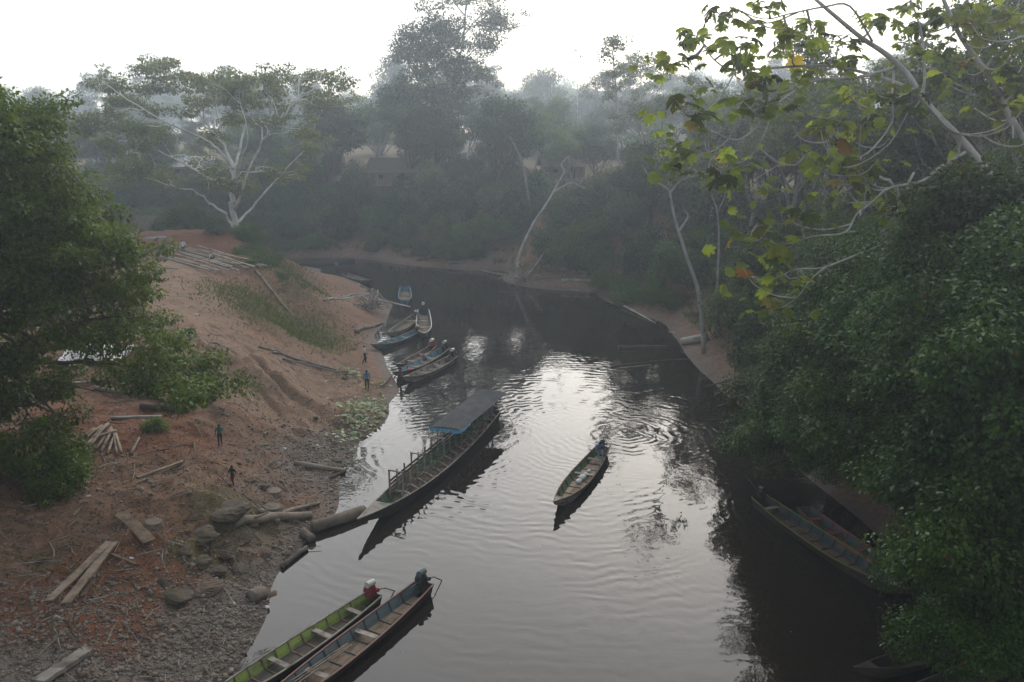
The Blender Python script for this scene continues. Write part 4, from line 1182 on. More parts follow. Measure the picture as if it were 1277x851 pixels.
    mb.add([(x - .03, -p[1], p[2]), (x - .03, p[1], p[2]), (x - .03, q[1], q[2] + .02), (x - .03, -q[1], q[2] + .02), (x + .012, -p[1], p[2]), (x + .012, p[1], p[2]), (x + .012, q[1], q[2] + .02), (x + .012, -q[1], q[2] + .02)],
           [(3, 2, 1, 0), (4, 5, 6, 7), (0, 1, 5, 4), (1, 2, 6, 5), (2, 3, 7, 6), (3, 0, 4, 7)])
    mb.build('transom', m_out, root)
    if deck:
        mb = MB(); vs = []; fs = []
        tt = [1 - deck + deck * i / 5 for i in range(6)]
        for t in tt:
            y = max(.02, h.w(t) - .02); z = h.zg(t) + .016
            vs += [(L * (t - .5), -y, z), (L * (t - .5), y, z), (L * (t - .5), -y, z - .03), (L * (t - .5), y, z - .03)]
        for i in range(5):
            b, e = i * 4, i * 4 + 4
            fs += [(b, e, e + 1, b + 1), (b + 2, b + 3, e + 3, e + 2), (b, b + 2, e + 2, e), (b + 1, e + 1, e + 3, b + 3)]
        fs += [(0, 1, 3, 2), (20, 22, 23, 21)]
        mb.add(vs, fs); mb.build('bow_deck', M_WOOD_DARK if name == 'dugout' else M_WOOD_GREY, root)
    tag(root, label, 'boat', group)
    root_h = h
    if motor: add_motor(root, h, *motor)
    return root, h

def add_motor(root, h, m_block, m_tank, shaft_up=False, k=1.0):
    """a small long-tailed inboard-style motor clamped on the stern"""
    L = h.L; z = h.zg(0.02) + .05; x = -L / 2 + .22
    e = MB()
    e.box((x, 0, z + .02), (.34 * k, .26 * k, .08)); e.box((x + .02, .02, z + .20 * k), (.30 * k, .26 * k, .28 * k), taper=.82)
    e.tube([(x + .02, -.20 * k, z + .18 * k), (x + .02, .0, z + .18 * k)], .15 * k, 10)
    e.tube([(x - .10, .16 * k, z + .2 * k), (x - .10, .28 * k, z + .22 * k)], .07 * k, 8)
    m = e.build('motor', m_block, root)
    t = MB(); t.tube([(x - .16 * k, 0, z + .42 * k), (x + .18 * k, 0, z + .44 * k)], .11 * k, 10); t.build('fuel_tank', m_tank, m)
    s = MB()
    if shaft_up: s.tube([(x - .1, 0, z + .12), (x - 1.5, .05, z + .55)], .025, 6)
    else: s.tube([(x - .1, 0, z + .12), (x - .9, 0, z - .12), (x - 2.0, 0, -.35)], .025, 6)
    s.build('shaft', M_STEEL, m)
    tl = MB(); tl.tube([(x + .1, .03, z + .22), (x + .55, .05, z + .28), (x + .95, .06, z + .26)], .018, 6); tl.build('tiller', M_STEEL, m)
    return m
# --- the roofed passenger boat
pb, ph = canoe('passenger_boat', (446, 651), (616, 512), 2.05, .55, M_P_DGREEN, M_WOOD_DARK, M_WOOD_GREY, M_WOOD_BROWN, 'long wooden passenger boat with railed benches and a black tarpaulin roof', ribs=15, seats=(), zb=.95, zs=.65, bow=.55, ws=.5, deck=.14, n=36, group=None)
del pb['label']
tag(pb, 'long wooden passenger boat with railed benches and a black tarpaulin roof', 'boat')
def passenger_fittings():
    L = ph.L; zf = .06
    x0, x1 = -.44 * L, .27 * L
    nst = 16
    st = [x0 + (x1 - x0) * i / (nst - 1) for i in range(nst)]
    yl, yr = -.52, .30
    hgt = lambda i: 1.75 if i > 10 else 1.62
    for i, x in enumerate(st):
        t = x / L + .5
        hl = 1.95 if x < -.05 * L else (1.8 if i % 3 == 0 else 1.55)
        for y in (yl, yr):
            MB().bar((x, y, zf), (x, y, zf + hl), .075, .075).build('post', M_WOOD_GREY, pb)
        MB().bar((x, yr + .02, zf + .75), (x + .06, ph.w(t) - .05, ph.zg(t) + .01), .065).build('brace', M_WOOD_GREY, pb)
        if x >= -.05 * L and i % 3 == 0:
            MB().bar((x, yl - .06, zf + hl + .025), (x, yr + .06, zf + hl + .025), .075, .06).build('crossbar', M_WOOD_GREY, pb)
        if i < nst - 1:
            xm = x + .35
            MB().box((xm, (yl + yr) / 2, zf + .42), (.26, yr - yl - .08, .03)).build('bench_seat', M_P_DGREEN, pb)
    seg = (x1 - x0) / 4
    for r in range(5):
        for s in range(4):
            z = zf + .30 + .21 * r
            MB().box((x0 + seg * (s + .5), yl - .045 + random.uniform(-.004, .004), z), (seg - .03, .03, .14)).build('side_slat', M_P_DGREEN if (r < 4 and s < 3) else M_WOOD_BROWN, pb)
    for r in range(3):
        for s in range(4):
            z = zf + .50 + .21 * r
            MB().box((x0 + seg * (s + .5), yr - .04, z), (seg - .03, .02, .10)).build('back_slat', M_P_GREEN if s < 3 else M_WOOD_BROWN, pb)
    for y in (yl, yr):
        MB().bar((x0, y, zf + 1.96), (-.05 * L, y, zf + 1.96), .05).build('roof_rail', M_WOOD_GREY, pb)
    # roof sheet, sagging between its bars
    rx0, rx1 = -.49 * L, -.07 * L; ry0, ry1 = -1.08, 1.02
    nx, ny = 14, 8
    vs = []; fs = []
    for i in range(nx + 1):
        for j in range(ny + 1):
            a, b = i / nx, j / ny
            z = 2.10 + .10 * math.sin(math.pi * b) - .03 * abs(math.sin(math.pi * a * 4)) + .015 * math.sin(9 * a + 7 * b)
            vs.append((rx0 + (rx1 - rx0) * a, ry0 + (ry1 - ry0) * b, z))
    k = ny + 1
    for i in range(nx):
        for j in range(ny):
            fs.append((i * k + j, (i + 1) * k + j, (i + 1) * k + j + 1, i * k + j + 1))
    nb = len(vs)
    vs += [(x, y, z - .02) for x, y, z in vs]
    fs += [tuple(nb + q for q in f[::-1]) for f in fs]
    roof = MB().add(vs, fs).build('roof', M_TARP_BLK, pb, smooth=True)
    for i in range(5):
        x = rx0 + .12 + (rx1 - rx0 - .24) * i / 4
        MB().bar((x, ry0 + .03, 2.075), (x, ry1 - .03, 2.075), .05).build('roof_bar', M_WOOD_GREY, roof)
    # hanging blue edge at the front and along the near side
    def valance(p0, p1, drop, nseg=12):
        vs = []; fs = []
        for i in range(nseg + 1):
            a = i / nseg; p = np.array(p0) * (1 - a) + np.array(p1) * a
            dd = drop * (.55 + .45 * abs(math.cos(a * math.pi * 1.5)))
            for off in (0, .012):
                vs += [(p[0] + off, p[1] + off, p[2]), (p[0] + off + .03, p[1] + off, p[2] - dd)]
        for i in range(nseg):
            b, e = i * 4, i * 4 + 4
            fs += [(b, e, e + 1, b + 1), (b + 2, b + 3, e + 3, e + 2), (b + 1, e + 1, e + 3, b + 3), (b, b + 2, e + 2, e)]
        MB().add(vs, fs).build('blue_edge', M_TARP_BLUE, roof)
    valance((rx1 + .004, ry0, 2.10), (rx1 + .004, ry1, 2.10), .26)
    valance((rx1 - 1.5, ry1 + .004, 2.10), (rx1, ry1 + .004, 2.10), .14)
    add_motor(pb, ph, M_ENG_BLK, M_ENG_WHT)
passenger_fittings()
def sack(name, mat, p, r, label, cat, flat=.7, group=None, lump=.25):
    mb = MB(); mb.ball((0, 0, r * flat * .9), (r, r * .85, r * flat), 12, 8, lump=lump)
    mb.tube([(r * .6, 0, r * flat * 1.2), (r * .85, 0, r * flat * 1.5), (r * .9, .03, r * flat * 1.8)], [r * .28, r * .14, r * .22], 7)
    o = mb.build(name, mat, None, p, (0, 0, random.uniform(0, 6)), True)
    return tag(o, label, cat, group)
def in_boat(root, h, t, y, z=None):
    rz = root.rotation_euler.z; x = h.L * (t - .5)
    zz = .05 if z is None else z
    return (root.location.x + x * math.cos(rz) - y * math.sin(rz), root.location.y + x * math.sin(rz) + y * math.cos(rz), root.location.z + zz)
sack('white_sack', M_CLOTH_W, in_boat(pb, ph, .735, .16), .26, 'round white sack on the floor near the bow of the passenger boat', 'sack')

# --- the canoe under way
cb, chh = canoe('canoe', (691, 628), (752, 558), 1.45, .42, M_P_GREEN, M_WOOD_GREY, M_WOOD_BROWN, M_WOOD_DARK, 'green canoe under way in mid river, steered by a man', ribs=9, seats=(.17, .42, .86), zb=.75, zs=.5, m_floor=M_WOOD_PALE, motor=(M_ENG_BLK, M_ENG_BLK, True, 1.0))
for i, (t, y, r) in enumerate([(.40, .05, .17), (.46, .0, .24), (.52, -.05, .2), (.34, .05, .15)]):
    sack('white_bundle', M_CLOTH_W, in_boat(cb, chh, t, y), r, 'white cloth bundle on the canoe floor, %s from the steersman' % ['second', 'third', 'fourth', 'nearest'][i], 'bundle', group='bundles in the moving canoe')
# --- near left: lime green and slate canoes
canoe('canoe', (205, 905), (467, 741), 1.35, .42, M_P_LIME, M_WOOD_DARK, M_WOOD_GREY, M_WOOD_BROWN, 'lime green canoe with a red motor by the gravel bank', ribs=13, seats=(.12, .3, .52, .72), zb=.8, zs=.5, motor=(M_ENG_RED, M_ENG_WHT, False, 1.25), m_floor=M_WOOD_DARK)
gc, gh = canoe('canoe', (285, 912), (530, 727), 1.45, .46, M_P_SLATE, M_WOOD_DARK, M_P_PINK, M_P_TEAL, 'slate blue canoe with faded red rim and black motor, nearest the camera', ribs=12, seats=(.36, .62), zb=.8, zs=.55, motor=(M_ENG_BLK, M_P_SLATE, False, 1.25))
for i in range(3):
    a = in_boat(gc, gh, .44, -.25 + .1 * i, .33); b = in_boat(gc, gh, .74, -.5 + .16 * i, .42)
    tag(MB().tube([np.array(a) - np.array(a), np.array(b) - np.array(a)], .022, 6).build('pole', M_WOOD_PALE, None, a), 'thin pale pole lying along the slate blue canoe, %s of three' % ['left', 'middle', 'right'][i], 'pole', 'poles in the slate blue canoe')
# --- right: moored in the shade
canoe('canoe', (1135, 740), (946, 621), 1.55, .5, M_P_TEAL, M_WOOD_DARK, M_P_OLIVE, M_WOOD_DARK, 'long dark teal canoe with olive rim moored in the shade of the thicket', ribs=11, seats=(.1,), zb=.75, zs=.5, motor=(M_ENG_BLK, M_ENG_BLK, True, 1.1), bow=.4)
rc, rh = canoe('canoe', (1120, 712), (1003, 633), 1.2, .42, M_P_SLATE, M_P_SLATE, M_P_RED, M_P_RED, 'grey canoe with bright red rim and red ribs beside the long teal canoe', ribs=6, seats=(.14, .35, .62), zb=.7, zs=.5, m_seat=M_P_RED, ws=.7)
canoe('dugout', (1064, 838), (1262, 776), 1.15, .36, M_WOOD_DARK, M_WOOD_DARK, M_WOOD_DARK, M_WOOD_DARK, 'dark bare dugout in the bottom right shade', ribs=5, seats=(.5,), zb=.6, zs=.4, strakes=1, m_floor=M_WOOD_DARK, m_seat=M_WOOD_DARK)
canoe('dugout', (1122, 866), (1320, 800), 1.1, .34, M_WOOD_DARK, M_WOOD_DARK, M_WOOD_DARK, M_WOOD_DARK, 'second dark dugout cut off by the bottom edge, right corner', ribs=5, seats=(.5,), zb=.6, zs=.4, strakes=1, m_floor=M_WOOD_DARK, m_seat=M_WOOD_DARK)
# --- the cluster by the left shore
canoe('canoe', (502, 472), (566, 444), 1.35, .40, M_WOOD_GREY, M_WOOD_GREY, M_WOOD_GREY, M_WOOD_DARK, 'bare grey canoe, outermost of the three side by side at the landing', ribs=8, seats=(.3, .6), zb=.7, zs=.5, motor=(M_ENG_BLK, M_ENG_WHT, False, 1.3))
mid, mh = canoe('canoe', (490, 466), (556, 434), 1.35, .40, M_P_BLUE, M_WOOD_DARK, M_WOOD_GREY, M_WOOD_DARK, 'canoe with blue inside, middle one of the three at the landing', ribs=8, seats=(.3, .6), zb=.7, zs=.5, motor=(M_ENG_BLK, M_ENG_WHT, False, 1.3))
canoe('canoe', (494, 457), (540, 431), 1.15, .36, M_WOOD_BROWN, M_WOOD_DARK, M_WOOD_GREY, M_WOOD_DARK, 'brown canoe, innermost of the three at the landing', ribs=8, seats=(.3, .6), zb=.6, zs=.5, motor=(M_ENG_RED, M_ENG_WHT, False, 1.3))
canoe('canoe', (463, 431), (522, 412), 1.25, .40, M_P_BLUE, M_P_SLATE, M_WOOD_GREY, M_P_TEAL, 'sky blue canoe drawn up by the mud, bow to the left', ribs=7, seats=(.3, .6), zb=.7, zs=.5, motor=(M_ENG_BLK, M_ENG_WHT, False, 1.0))
canoe('canoe', (484, 416), (519, 393), 1.5, .40, M_WOOD_BROWN, M_WOOD_GREY, M_WOOD_GREY, M_WOOD_GREY, 'brown ribbed canoe behind the sky blue one', ribs=12, seats=(.2,), zb=.7, zs=.5, motor=(M_ENG_BLK, M_ENG_WHT, False, 1.0))
canoe('canoe', (529, 416), (528, 387), 1.6, .48, M_P_SLATE, M_P_SLATE, M_ENG_WHT, M_WOOD_DARK, 'slate canoe with pale rim pointing straight at the camera', ribs=8, seats=(.35, .6), zb=.9, zs=.5, motor=(M_P_TEAL, M_ENG_WHT, False, 1.5), ws=.75)
canoe('canoe', (505, 376), (505, 358), 1.6, .46, M_P_SLATE, M_P_BLUE, M_P_BLUE, M_WOOD_GREY, 'blue rimmed canoe alone in the water beyond the driftwood roots', ribs=8, seats=(.35, .6), zb=.8, zs=.5, ws=.75, motor=(M_ENG_BLK, M_ENG_BLK, False, 1.2))
canoe('canoe', (464, 350), (430, 341), 1.5, .40, M_WOOD_GREY, M_WOOD_DARK, M_WOOD_GREY, M_WOOD_DARK, 'grey canoe with load, farthest up the left shore', ribs=8, seats=(.35, .6), zb=.7, zs=.5)
canoe('canoe', (447, 356), (466, 363), 1.0, .25, M_WOOD_GREY, M_WOOD_GREY, M_WOOD_GREY, M_WOOD_GREY, 'small grey canoe half beached above the driftwood roots', ribs=6, seats=(), zb=.4, zs=.3)
canoe('canoe', (352, 331), (442, 324), 1.0, .28, M_WOOD_DARK, M_WOOD_DARK, M_WOOD_DARK, M_WOOD_DARK, 'low dark canoe lying across the river at the hazy bend', ribs=8, seats=(), zb=.4, zs=.3)
sack('cargo_sack', M_CLOTH_PINK, in_boat(mid, mh, .72, .1), .32, 'bright pink bundle in the middle canoe at the landing', 'bundle')
sack('cargo_sack', M_P_BLUE, in_boat(mid, mh, .80, -.05), .32, 'blue bundle beside the pink one in the middle canoe', 'bundle')
# ------------------------------------------------------------------ people
def skin_tone(name, c): return weathered(name, tuple(.9 * x for x in c), c, 8, rough=.6, bump=.001, spec=.35)
M_SKIN = skin_tone('brown_skin', (.17, .095, .06))
M_HAIR = weathered('black_hair', (.008, .007, .006), (.02, .017, .015), 20, rough=.5, bump=.004)
CLOTH = {}
def cloth(c):
    k = tuple(c)
    if k not in CLOTH: CLOTH[k] = weathered('cloth_%d' % len(CLOTH), tuple(.8 * x for x in c), tuple(c), 9, rough=.9, bump=.004)
    return CLOTH[k]
BASEP = dict(pelvis=(0, 0, .94), spine=(0, 0, 1.13), chest=(0, .01, 1.33), neck=(0, .01, 1.47), head=(0, .025, 1.56), crown=(0, .02, 1.66),
             shL=(-.19, 0, 1.40), elL=(-.24, -.02, 1.13), wrL=(-.24, .06, .90), shR=(.19, 0, 1.40), elR=(.24, -.02, 1.13), wrR=(.24, .06, .90),
             hiL=(-.09, 0, .90), knL=(-.10, .02, .50), anL=(-.10, -.02, .09), toL=(-.11, .15, .04), hiR=(.09, 0, .90), knR=(.10, .02, .50), anR=(.10, -.02, .09), toR=(.11, .15, .04))
RAD = dict(pelvis=.135, spine=.12, chest=.145, neck=.056, head=.092, crown=.075, sh=.062, el=.045, wr=.032, hi=.09, kn=.062, an=.044, to=.036)
BONES = [('pelvis', 'spine', 's'), ('spine', 'chest', 's'), ('chest', 'neck', 's'), ('neck', 'head', 'k'), ('head', 'crown', 'k'), ('chest', 'shL', 's'), ('shL', 'elL', 's'), ('elL', 'wrL', 'k'), ('chest', 'shR', 's'), ('shR', 'elR', 's'), ('elR', 'wrR', 'k'),
         ('pelvis', 'hiL', 't'), ('hiL', 'knL', 't'), ('knL', 'anL', 'T'), ('anL', 'toL', 'k'), ('pelvis', 'hiR', 't'), ('hiR', 'knR', 't'), ('knR', 'anR', 'T'), ('anR', 'toR', 'k')]
def person(loc, rz, H, pose, shirt, trousers, label, long_trousers=True, tilt=0.0, shirtless=False):
    J = {k: np.array(v, float) for k, v in BASEP.items()}
    for k, v in pose.items(): J[k] = np.array(v, float)
    k_ = H / 1.72
    names = list(J)
    me = bpy.data.meshes.new('body')
    me.from_pydata([tuple(J[n] * k_) for n in names], [(names.index(a), names.index(b)) for a, b, _ in BONES], [])
    o = bpy.data.objects.new('tmp', me); COL.objects.link(o)
    md = o.modifiers.new('skin', 'SKIN'); sub = o.modifiers.new('sub', 'SUBSURF'); sub.levels = 1; sub.render_levels = 1
    for i, n in enumerate(names):
        r = RAD.get(n, RAD.get(n[:2])) * k_
        sv = me.skin_vertices[0].data[i]; sv.radius = (r, r * (.8 if n in ('chest', 'spine', 'pelvis') else 1)); sv.use_root = n == 'pelvis'
    dg = bpy.context.evaluated_depsgraph_get(); dg.update()
    ev = o.evaluated_get(dg); bm = ev.to_mesh()
    V = np.array([v.co[:] for v in bm.vertices]); Nn = np.array([v.normal[:] for v in bm.vertices])
    F = [tuple(p.vertices) for p in bm.polygons]
    ev.to_mesh_clear(); bpy.data.objects.remove(o); bpy.data.meshes.remove(me)
    cls = []
    for f in F:
        c = V[list(f)].mean(0) / k_; best = None
        for a, b, t in BONES:
            d = J[b] - J[a]; s = np.clip(np.dot(c - J[a], d) / (d @ d), 0, 1); q = np.linalg.norm(c - J[a] - d * s)
            q -= .5 * RAD.get(a, RAD.get(a[:2]))
            if best is None or q < best[0]: best = (q, t)
        cls.append(best[1])
    mb = MB(); mb.add(V, F)
    # hands with five fingers, nose, ears
    for sd, e, w in ((-1, 'elL', 'wrL'), (1, 'elR', 'wrR')):
        d = unit(J[w] - J[e]); side = unit(np.cross(d, (0, 1, .2))); nrm = np.cross(side, d)
        p0 = J[w]; palm = p0 + d * .08
        mb.tube([p * k_ for p in (p0, p0 + d * .04, palm)], [.032 * k_, .04 * k_, .036 * k_], 6)
        for i, Lf in enumerate((.062, .075, .08, .07)):
            b = palm + side * (-.03 + .02 * i)
            mb.tube([q * k_ for q in (b, b + d * Lf * .5 + nrm * .006, b + d * Lf * .9 + nrm * .022)], [.0095 * k_, .009 * k_, .007 * k_], 5)
        b = p0 + d * .03 - side * .034
        mb.tube([q * k_ for q in (b, b + d * .03 - side * .02, b + d * .055 - side * .026 + nrm * .01)], [.012 * k_, .010 * k_, .008 * k_], 5)
    hd, cr = J['head'], J['crown']; upv = unit(cr - J['neck']); fw = unit(np.array((0, 1.0, 0)) - upv * upv[1]); rt = np.cross(fw, upv)
    mb.tube([(hd + fw * .088 + upv * .03) * k_, (hd + fw * .112 - upv * .005) * k_, (hd + fw * .09 - upv * .012) * k_], [.010 * k_, .016 * k_, .008 * k_], 6)
    for sd in (-1, 1):
        mb.ball((hd + rt * sd * .093) * k_, .022 * k_, 6, 5); mb.ball((hd + rt * sd * .033 + fw * .085 + upv * .028) * k_, .013 * k_, 6, 5, mi=1)
    mb.ball((hd + fw * .088 - upv * .042) * k_, (.022 * k_, .010 * k_, .007 * k_), 6, 5, mi=1)
    root = mb.build('person', [M_SKIN, M_HAIR], None, loc, (tilt, 0, rz), True)
    tag(root, label, 'person')
    def shell(name, keep, mat, out):
        fs = [f for f, c in zip(F, cls) if c in keep]
        if not fs: return
        ids = sorted({i for f in fs for i in f}); mp = {i: n for n, i in enumerate(ids)}
        MB().add([V[i] + Nn[i] * out * k_ for i in ids], [tuple(mp[i] for i in f) for f in fs]).build(name, mat, root, smooth=True)
    if not shirtless: shell('shirt', 's', cloth(shirt), .016)
    shell('trousers', 'tT' if long_trousers else 't', cloth(trousers), .013)
    h = MB(); c = (hd * .45 + cr * .55) + upv * .006 - fw * .018
    h.ball(c * k_, (.098 * k_, .102 * k_, .095 * k_), 12, 8, lump=.06)
    h.build('hair', M_HAIR, root, smooth=True)
    return root
WALK = dict(knL=(-.09, .14, .52), anL=(-.09, .06, .12), toL=(-.09, .22, .06), knR=(.09, .0, .5), anR=(.09, -.22, .12), toR=(.09, -.06, .04), elL=(-.24, -.10, 1.15), wrL=(-.23, .02, .95), elR=(.24, .05, 1.14), wrR=(.22, .22, 1.0))
CARRY = dict(elL=(-.27, .05, 1.15), wrL=(-.16, .26, 1.14), elR=(.27, .02, 1.13), wrR=(.24, .10, .9))
SIT = dict(pelvis=(0, 0, .12), spine=(0, .03, .31), chest=(0, .08, .50), neck=(0, .11, .64), head=(0, .14, .73), crown=(0, .15, .83), shL=(-.19, .08, .57), shR=(.19, .08, .57), elL=(-.25, .18, .36), elR=(.25, .18, .36), wrL=(-.15, .38, .38), wrR=(.15, .38, .38),
           hiL=(-.10, .03, .12), hiR=(.10, .03, .12), knL=(-.14, .42, .42), knR=(.14, .42, .42), anL=(-.12, .52, .07), anR=(.12, .52, .07), toL=(-.12, .68, .04), toR=(.12, .68, .04))
POLE = dict(pelvis=(0, 0, .5), spine=(0, .07, .68), chest=(0, .18, .85), neck=(0, .27, .97), head=(0, .33, 1.05), crown=(0, .38, 1.14), shL=(-.18, .22, .92), shR=(.18, .22, .92), elL=(-.30, .06, .74), elR=(.26, .30, .68), wrL=(-.34, -.20, .70), wrR=(.14, .45, .55),
            hiL=(-.10, 0, .5), hiR=(.10, 0, .5), knL=(-.13, .40, .52), knR=(.13, .40, .52), anL=(-.12, .42, .10), anR=(.12, .42, .10), toL=(-.12, .58, .05), toR=(.12, .58, .05))
def at(u, v): return G(u, v)
person(at(275, 556), R(200), 1.28, CARRY, (.05, .17, .11), (.03, .035, .05), 'child in a green shirt standing on the slope above the rocks')
person(at(291, 607), R(160), 1.20, WALK, (.025, .04, .035), (.16, .03, .03), 'child in dark top and red trousers walking by the mossy rock')
person(at(455, 454), R(-75), 1.62, WALK, (.62, .62, .62), (.02, .022, .035), 'person in white shirt and dark trousers walking along the muddy shore')
person(at(458, 487), R(190), 1.62, {}, (.07, .24, .36), (.03, .03, .03), 'person in light blue shirt standing by the pale weeds')
person(at(229, 319), R(10), 1.66, CARRY, (.66, .66, .66), (.035, .012, .012), 'person in white shirt standing on the lumber pile')
person(at(262, 324) , R(-60), 1.5, SIT, (.60, .60, .58), (.05, .05, .06), 'person in pale shirt sitting on the lumber')
person(at(216, 312), R(30), 1.3, SIT, (.05, .05, .06), (.04, .04, .05), 'person in dark clothes sitting beside the three-wheeler')
p = P(420, 339, -.35); person(p, R(170), 1.6, {}, (.10, .26, .36), (.04, .05, .07), 'wader in light blue shirt standing in the water at the bend')
p = P(500, 481, -.15); person(p, R(120), 1.55, WALK, (.10, .075, .06), (.05, .04, .04), 'dark figure wading at the bow of the outermost landing canoe')
p = in_boat(cb, chh, .11, .0, .16)
steer = person(p, cb.rotation_euler.z - R(90) + R(35), 1.78, POLE, (.20, .25, .40), (.22, .26, .36), 'man in pale blue shirt bending forward in the stern of the moving canoe')
p = in_boat(mid, mh, .45, .0, .36); person(p, mid.rotation_euler.z + R(90), 1.2, SIT, (.20, .10, .09), (.05, .05, .07), 'small seated figure in the middle canoe at the landing')
# ------------------------------------------------------------------ logs, planks, stones, driftwood
M_LOG = weathered('weathered_log', (.17, .135, .10), (.30, .25, .20), 2.0, (1, 1, 1), .9, .02, dirt=(.07, .055, .04), fine=14)
M_LOG_DARK = weathered('dark_log', (.055, .044, .035), (.12, .098, .08), 2.0, (1, 1, 1), .85, .02, dirt=(.03, .025, .02), fine=14)
M_LOG_WHITE = weathered('bleached_log', (.34, .31, .27), (.52, .49, .44), 2.0, (1, 1, 1), .9, .02, dirt=(.15, .12, .09), fine=14)
M_CUT = weathered('cut_wood_end', (.13, .105, .078), (.21, .17, .13), 5, rough=.9, bump=.004)
M_ROCK = weathered('bank_rock', (.075, .058, .042), (.15, .118, .088), 1.3, rough=.95, bump=.05, dirt=(.06, .055, .03), dirt_amt=.5, fine=7)
M_ROCK_RED = weathered('reddish_rock', (.085, .060, .044), (.155, .112, .084), 1.3, rough=.95, bump=.05, dirt=(.07, .055, .04), dirt_amt=.4, fine=7)
M_PEBBLE = weathered('river_pebbles', (.125, .10, .08), (.34, .285, .23), 5.0, rough=.9, bump=.01, dirt=(.08, .045, .03), dirt_amt=.4, fine=4)

def log(name, a, b, r0, r1, label, mat=None, lift=.8, bend=0.0, sag=0.0, group=None, float_z=None, n=7, knots=0, ends=True):
    """a felled trunk or pole from a to b (photo places), lying on the ground or afloat"""
    A, B = G(*a), G(*b)
    if float_z is not None: A[2] = B[2] = float_z
    else: A[2] += r0 * lift; B[2] += r1 * lift
    g = np.random.default_rng(int(a[0] * 7 + a[1] * 13) % 9999)
    d = B - A; L = np.linalg.norm(d); side = unit(np.array((-d[1], d[0], 0)))
    n = int(min(n, max(2, L / .8))); pts = []; rad = []
    for i in range(n + 1):
        t = i / n
        p = A + d * t + side * bend * L * math.sin(math.pi * t) + g.normal(size=3) * r0 * .06
        if float_z is None:
            gz = max(ground_z(p[0], p[1]), 0) + (r0 + (r1 - r0) * t) * lift
            p[2] = max(p[2], gz) if L < 9 else max(gz, p[2] - .3 * (p[2] - gz))
        pts.append(p); rad.append((r0 + (r1 - r0) * t) * (1 + .05 * g.normal()))
    base = A.copy()
    mat = mat or M_LOG
    mb = MB(); sp = smooth_path([p - base for p in pts], 2)
    rr = np.interp(np.linspace(0, n, len(sp)), range(n + 1), rad)
    mb.tube(sp, list(rr), 9 if r0 > .1 else 6, lump=.10)
    if r0 > .09:
        for f in (len(mb.f) - 2, len(mb.f) - 1): mb.m[f] = 1
    for k in range(knots):
        i = int(g.integers(1, len(sp) - 1)); dr = unit(g.normal(size=3)); dr[2] = abs(dr[2])
        mb.tube([sp[i], sp[i] + dr * r0 * 2.2, sp[i] + dr * r0 * 3.4 + g.normal(size=3) * .05], [r0 * .35, r0 * .22, r0 * .1], 6)
    o = mb.build(name, [mat, M_CUT if r0 > .09 else mat], None, base, smooth=True)
    return tag(o, label, 'log' if r0 > .07 else 'pole', group)
def plank(a, b, w, th, label, mat=None, lift=0.03, group=None, name='plank', cup=0.0):
    A, B = G(*a), G(*b)
    A[2] += lift + th / 2; B[2] += lift + th / 2
    mid = (A + B) / 2
    need = max(ground_z(*(A * (1 - t) + B * t)[:2]) - (A[2] * (1 - t) + B[2] * t) + th / 2 + .01 for t in (.1, .25, .5, .75, .9))
    if need > 0: A[2] += need; B[2] += need
    d = B - A; L = np.linalg.norm(d); d /= L
    s = unit(np.cross(d, (0, 0, 1.0))); up = np.cross(s, d)
    n = 8; vs = []; fs = []
    g = np.random.default_rng(int(a[0] * 5 + b[1] * 3) % 9999)
    for i in range(n + 1):
        t = i / n; c = d * L * t + up * (cup * math.sin(math.pi * t)) + s * g.normal() * .004
        ww = w / 2 * (1 + .05 * g.normal())
        sk = (0, .03 * g.normal())[i in (0, n)]
        for q, z in ((-ww, -th / 2), (ww, -th / 2), (ww, th / 2), (-ww, th / 2)): vs.append(c + s * q + up * z + d * sk * (1 if q > 0 else -1))
    for i in range(n):
        b0, e = i * 4, i * 4 + 4
        for k in range(4): fs.append((b0 + k, e + k, e + (k + 1) % 4, b0 + (k + 1) % 4))
    fs += [(0, 1, 2, 3), (n * 4 + 3, n * 4 + 2, n * 4 + 1, n * 4)]
    o = MB().add(vs, fs).build(name, mat or M_WOOD_PALE, None, A)
    return tag(o, label, 'plank', group)
def disc_stump(u, v, r, h, label):
    p = G(u, v); mb = MB()
    mb.tube([(0, 0, -.1), (0, 0, h * .5), (.01, 0, h)], [r * 1.12, r, r * .98], 12, lump=.1)
    mb.m[-2] = 1; mb.m[-1] = 1
    return tag(mb.build('tree_stump', [M_LOG, M_CUT], None, p, smooth=False), label, 'stump', 'sawn stumps on the left bank')
def rock(u, v, r, label, mat=None, flat=.6, group='loose rocks on the left bank', seed=0, rz=None, sink=.5):
    g = np.random.default_rng(seed); p = G(u, v)
    ico = []
    mb = MB(); mb.ball((0, 0, 0), 1.0, 22, 14)
    V = np.array(mb.v)
    pl = unit(g.normal(size=(9, 3))); off = g.uniform(.55, .92, 9)
    for n_, o_ in zip(pl, off):
        ex = V @ n_ - o_
        V = V - np.maximum(ex, 0)[:, None] * n_ * .9
    q = g.uniform(0, 50)
    dn = fbm(V[:, 0] * 1.7 + q + V[:, 2], V[:, 1] * 1.7 + V[:, 2] * 1.3, 4, seed)
    V = V * (1 + .38 * dn + .02 * g.normal(size=len(V)))[:, None]
    V = V * np.array((r, r * g.uniform(.65, .95), r * flat))
    mb.v = [tuple(q) for q in V]
    o = mb.build('rock', mat or (M_ROCK if g.uniform() < .6 else M_ROCK_RED), None, p + np.array((0, 0, r * flat * (1 - 2 * sink))), (0, 0, g.uniform(0, 6) if rz is None else rz), smooth=False)
    return tag(o, label, 'rock', group)

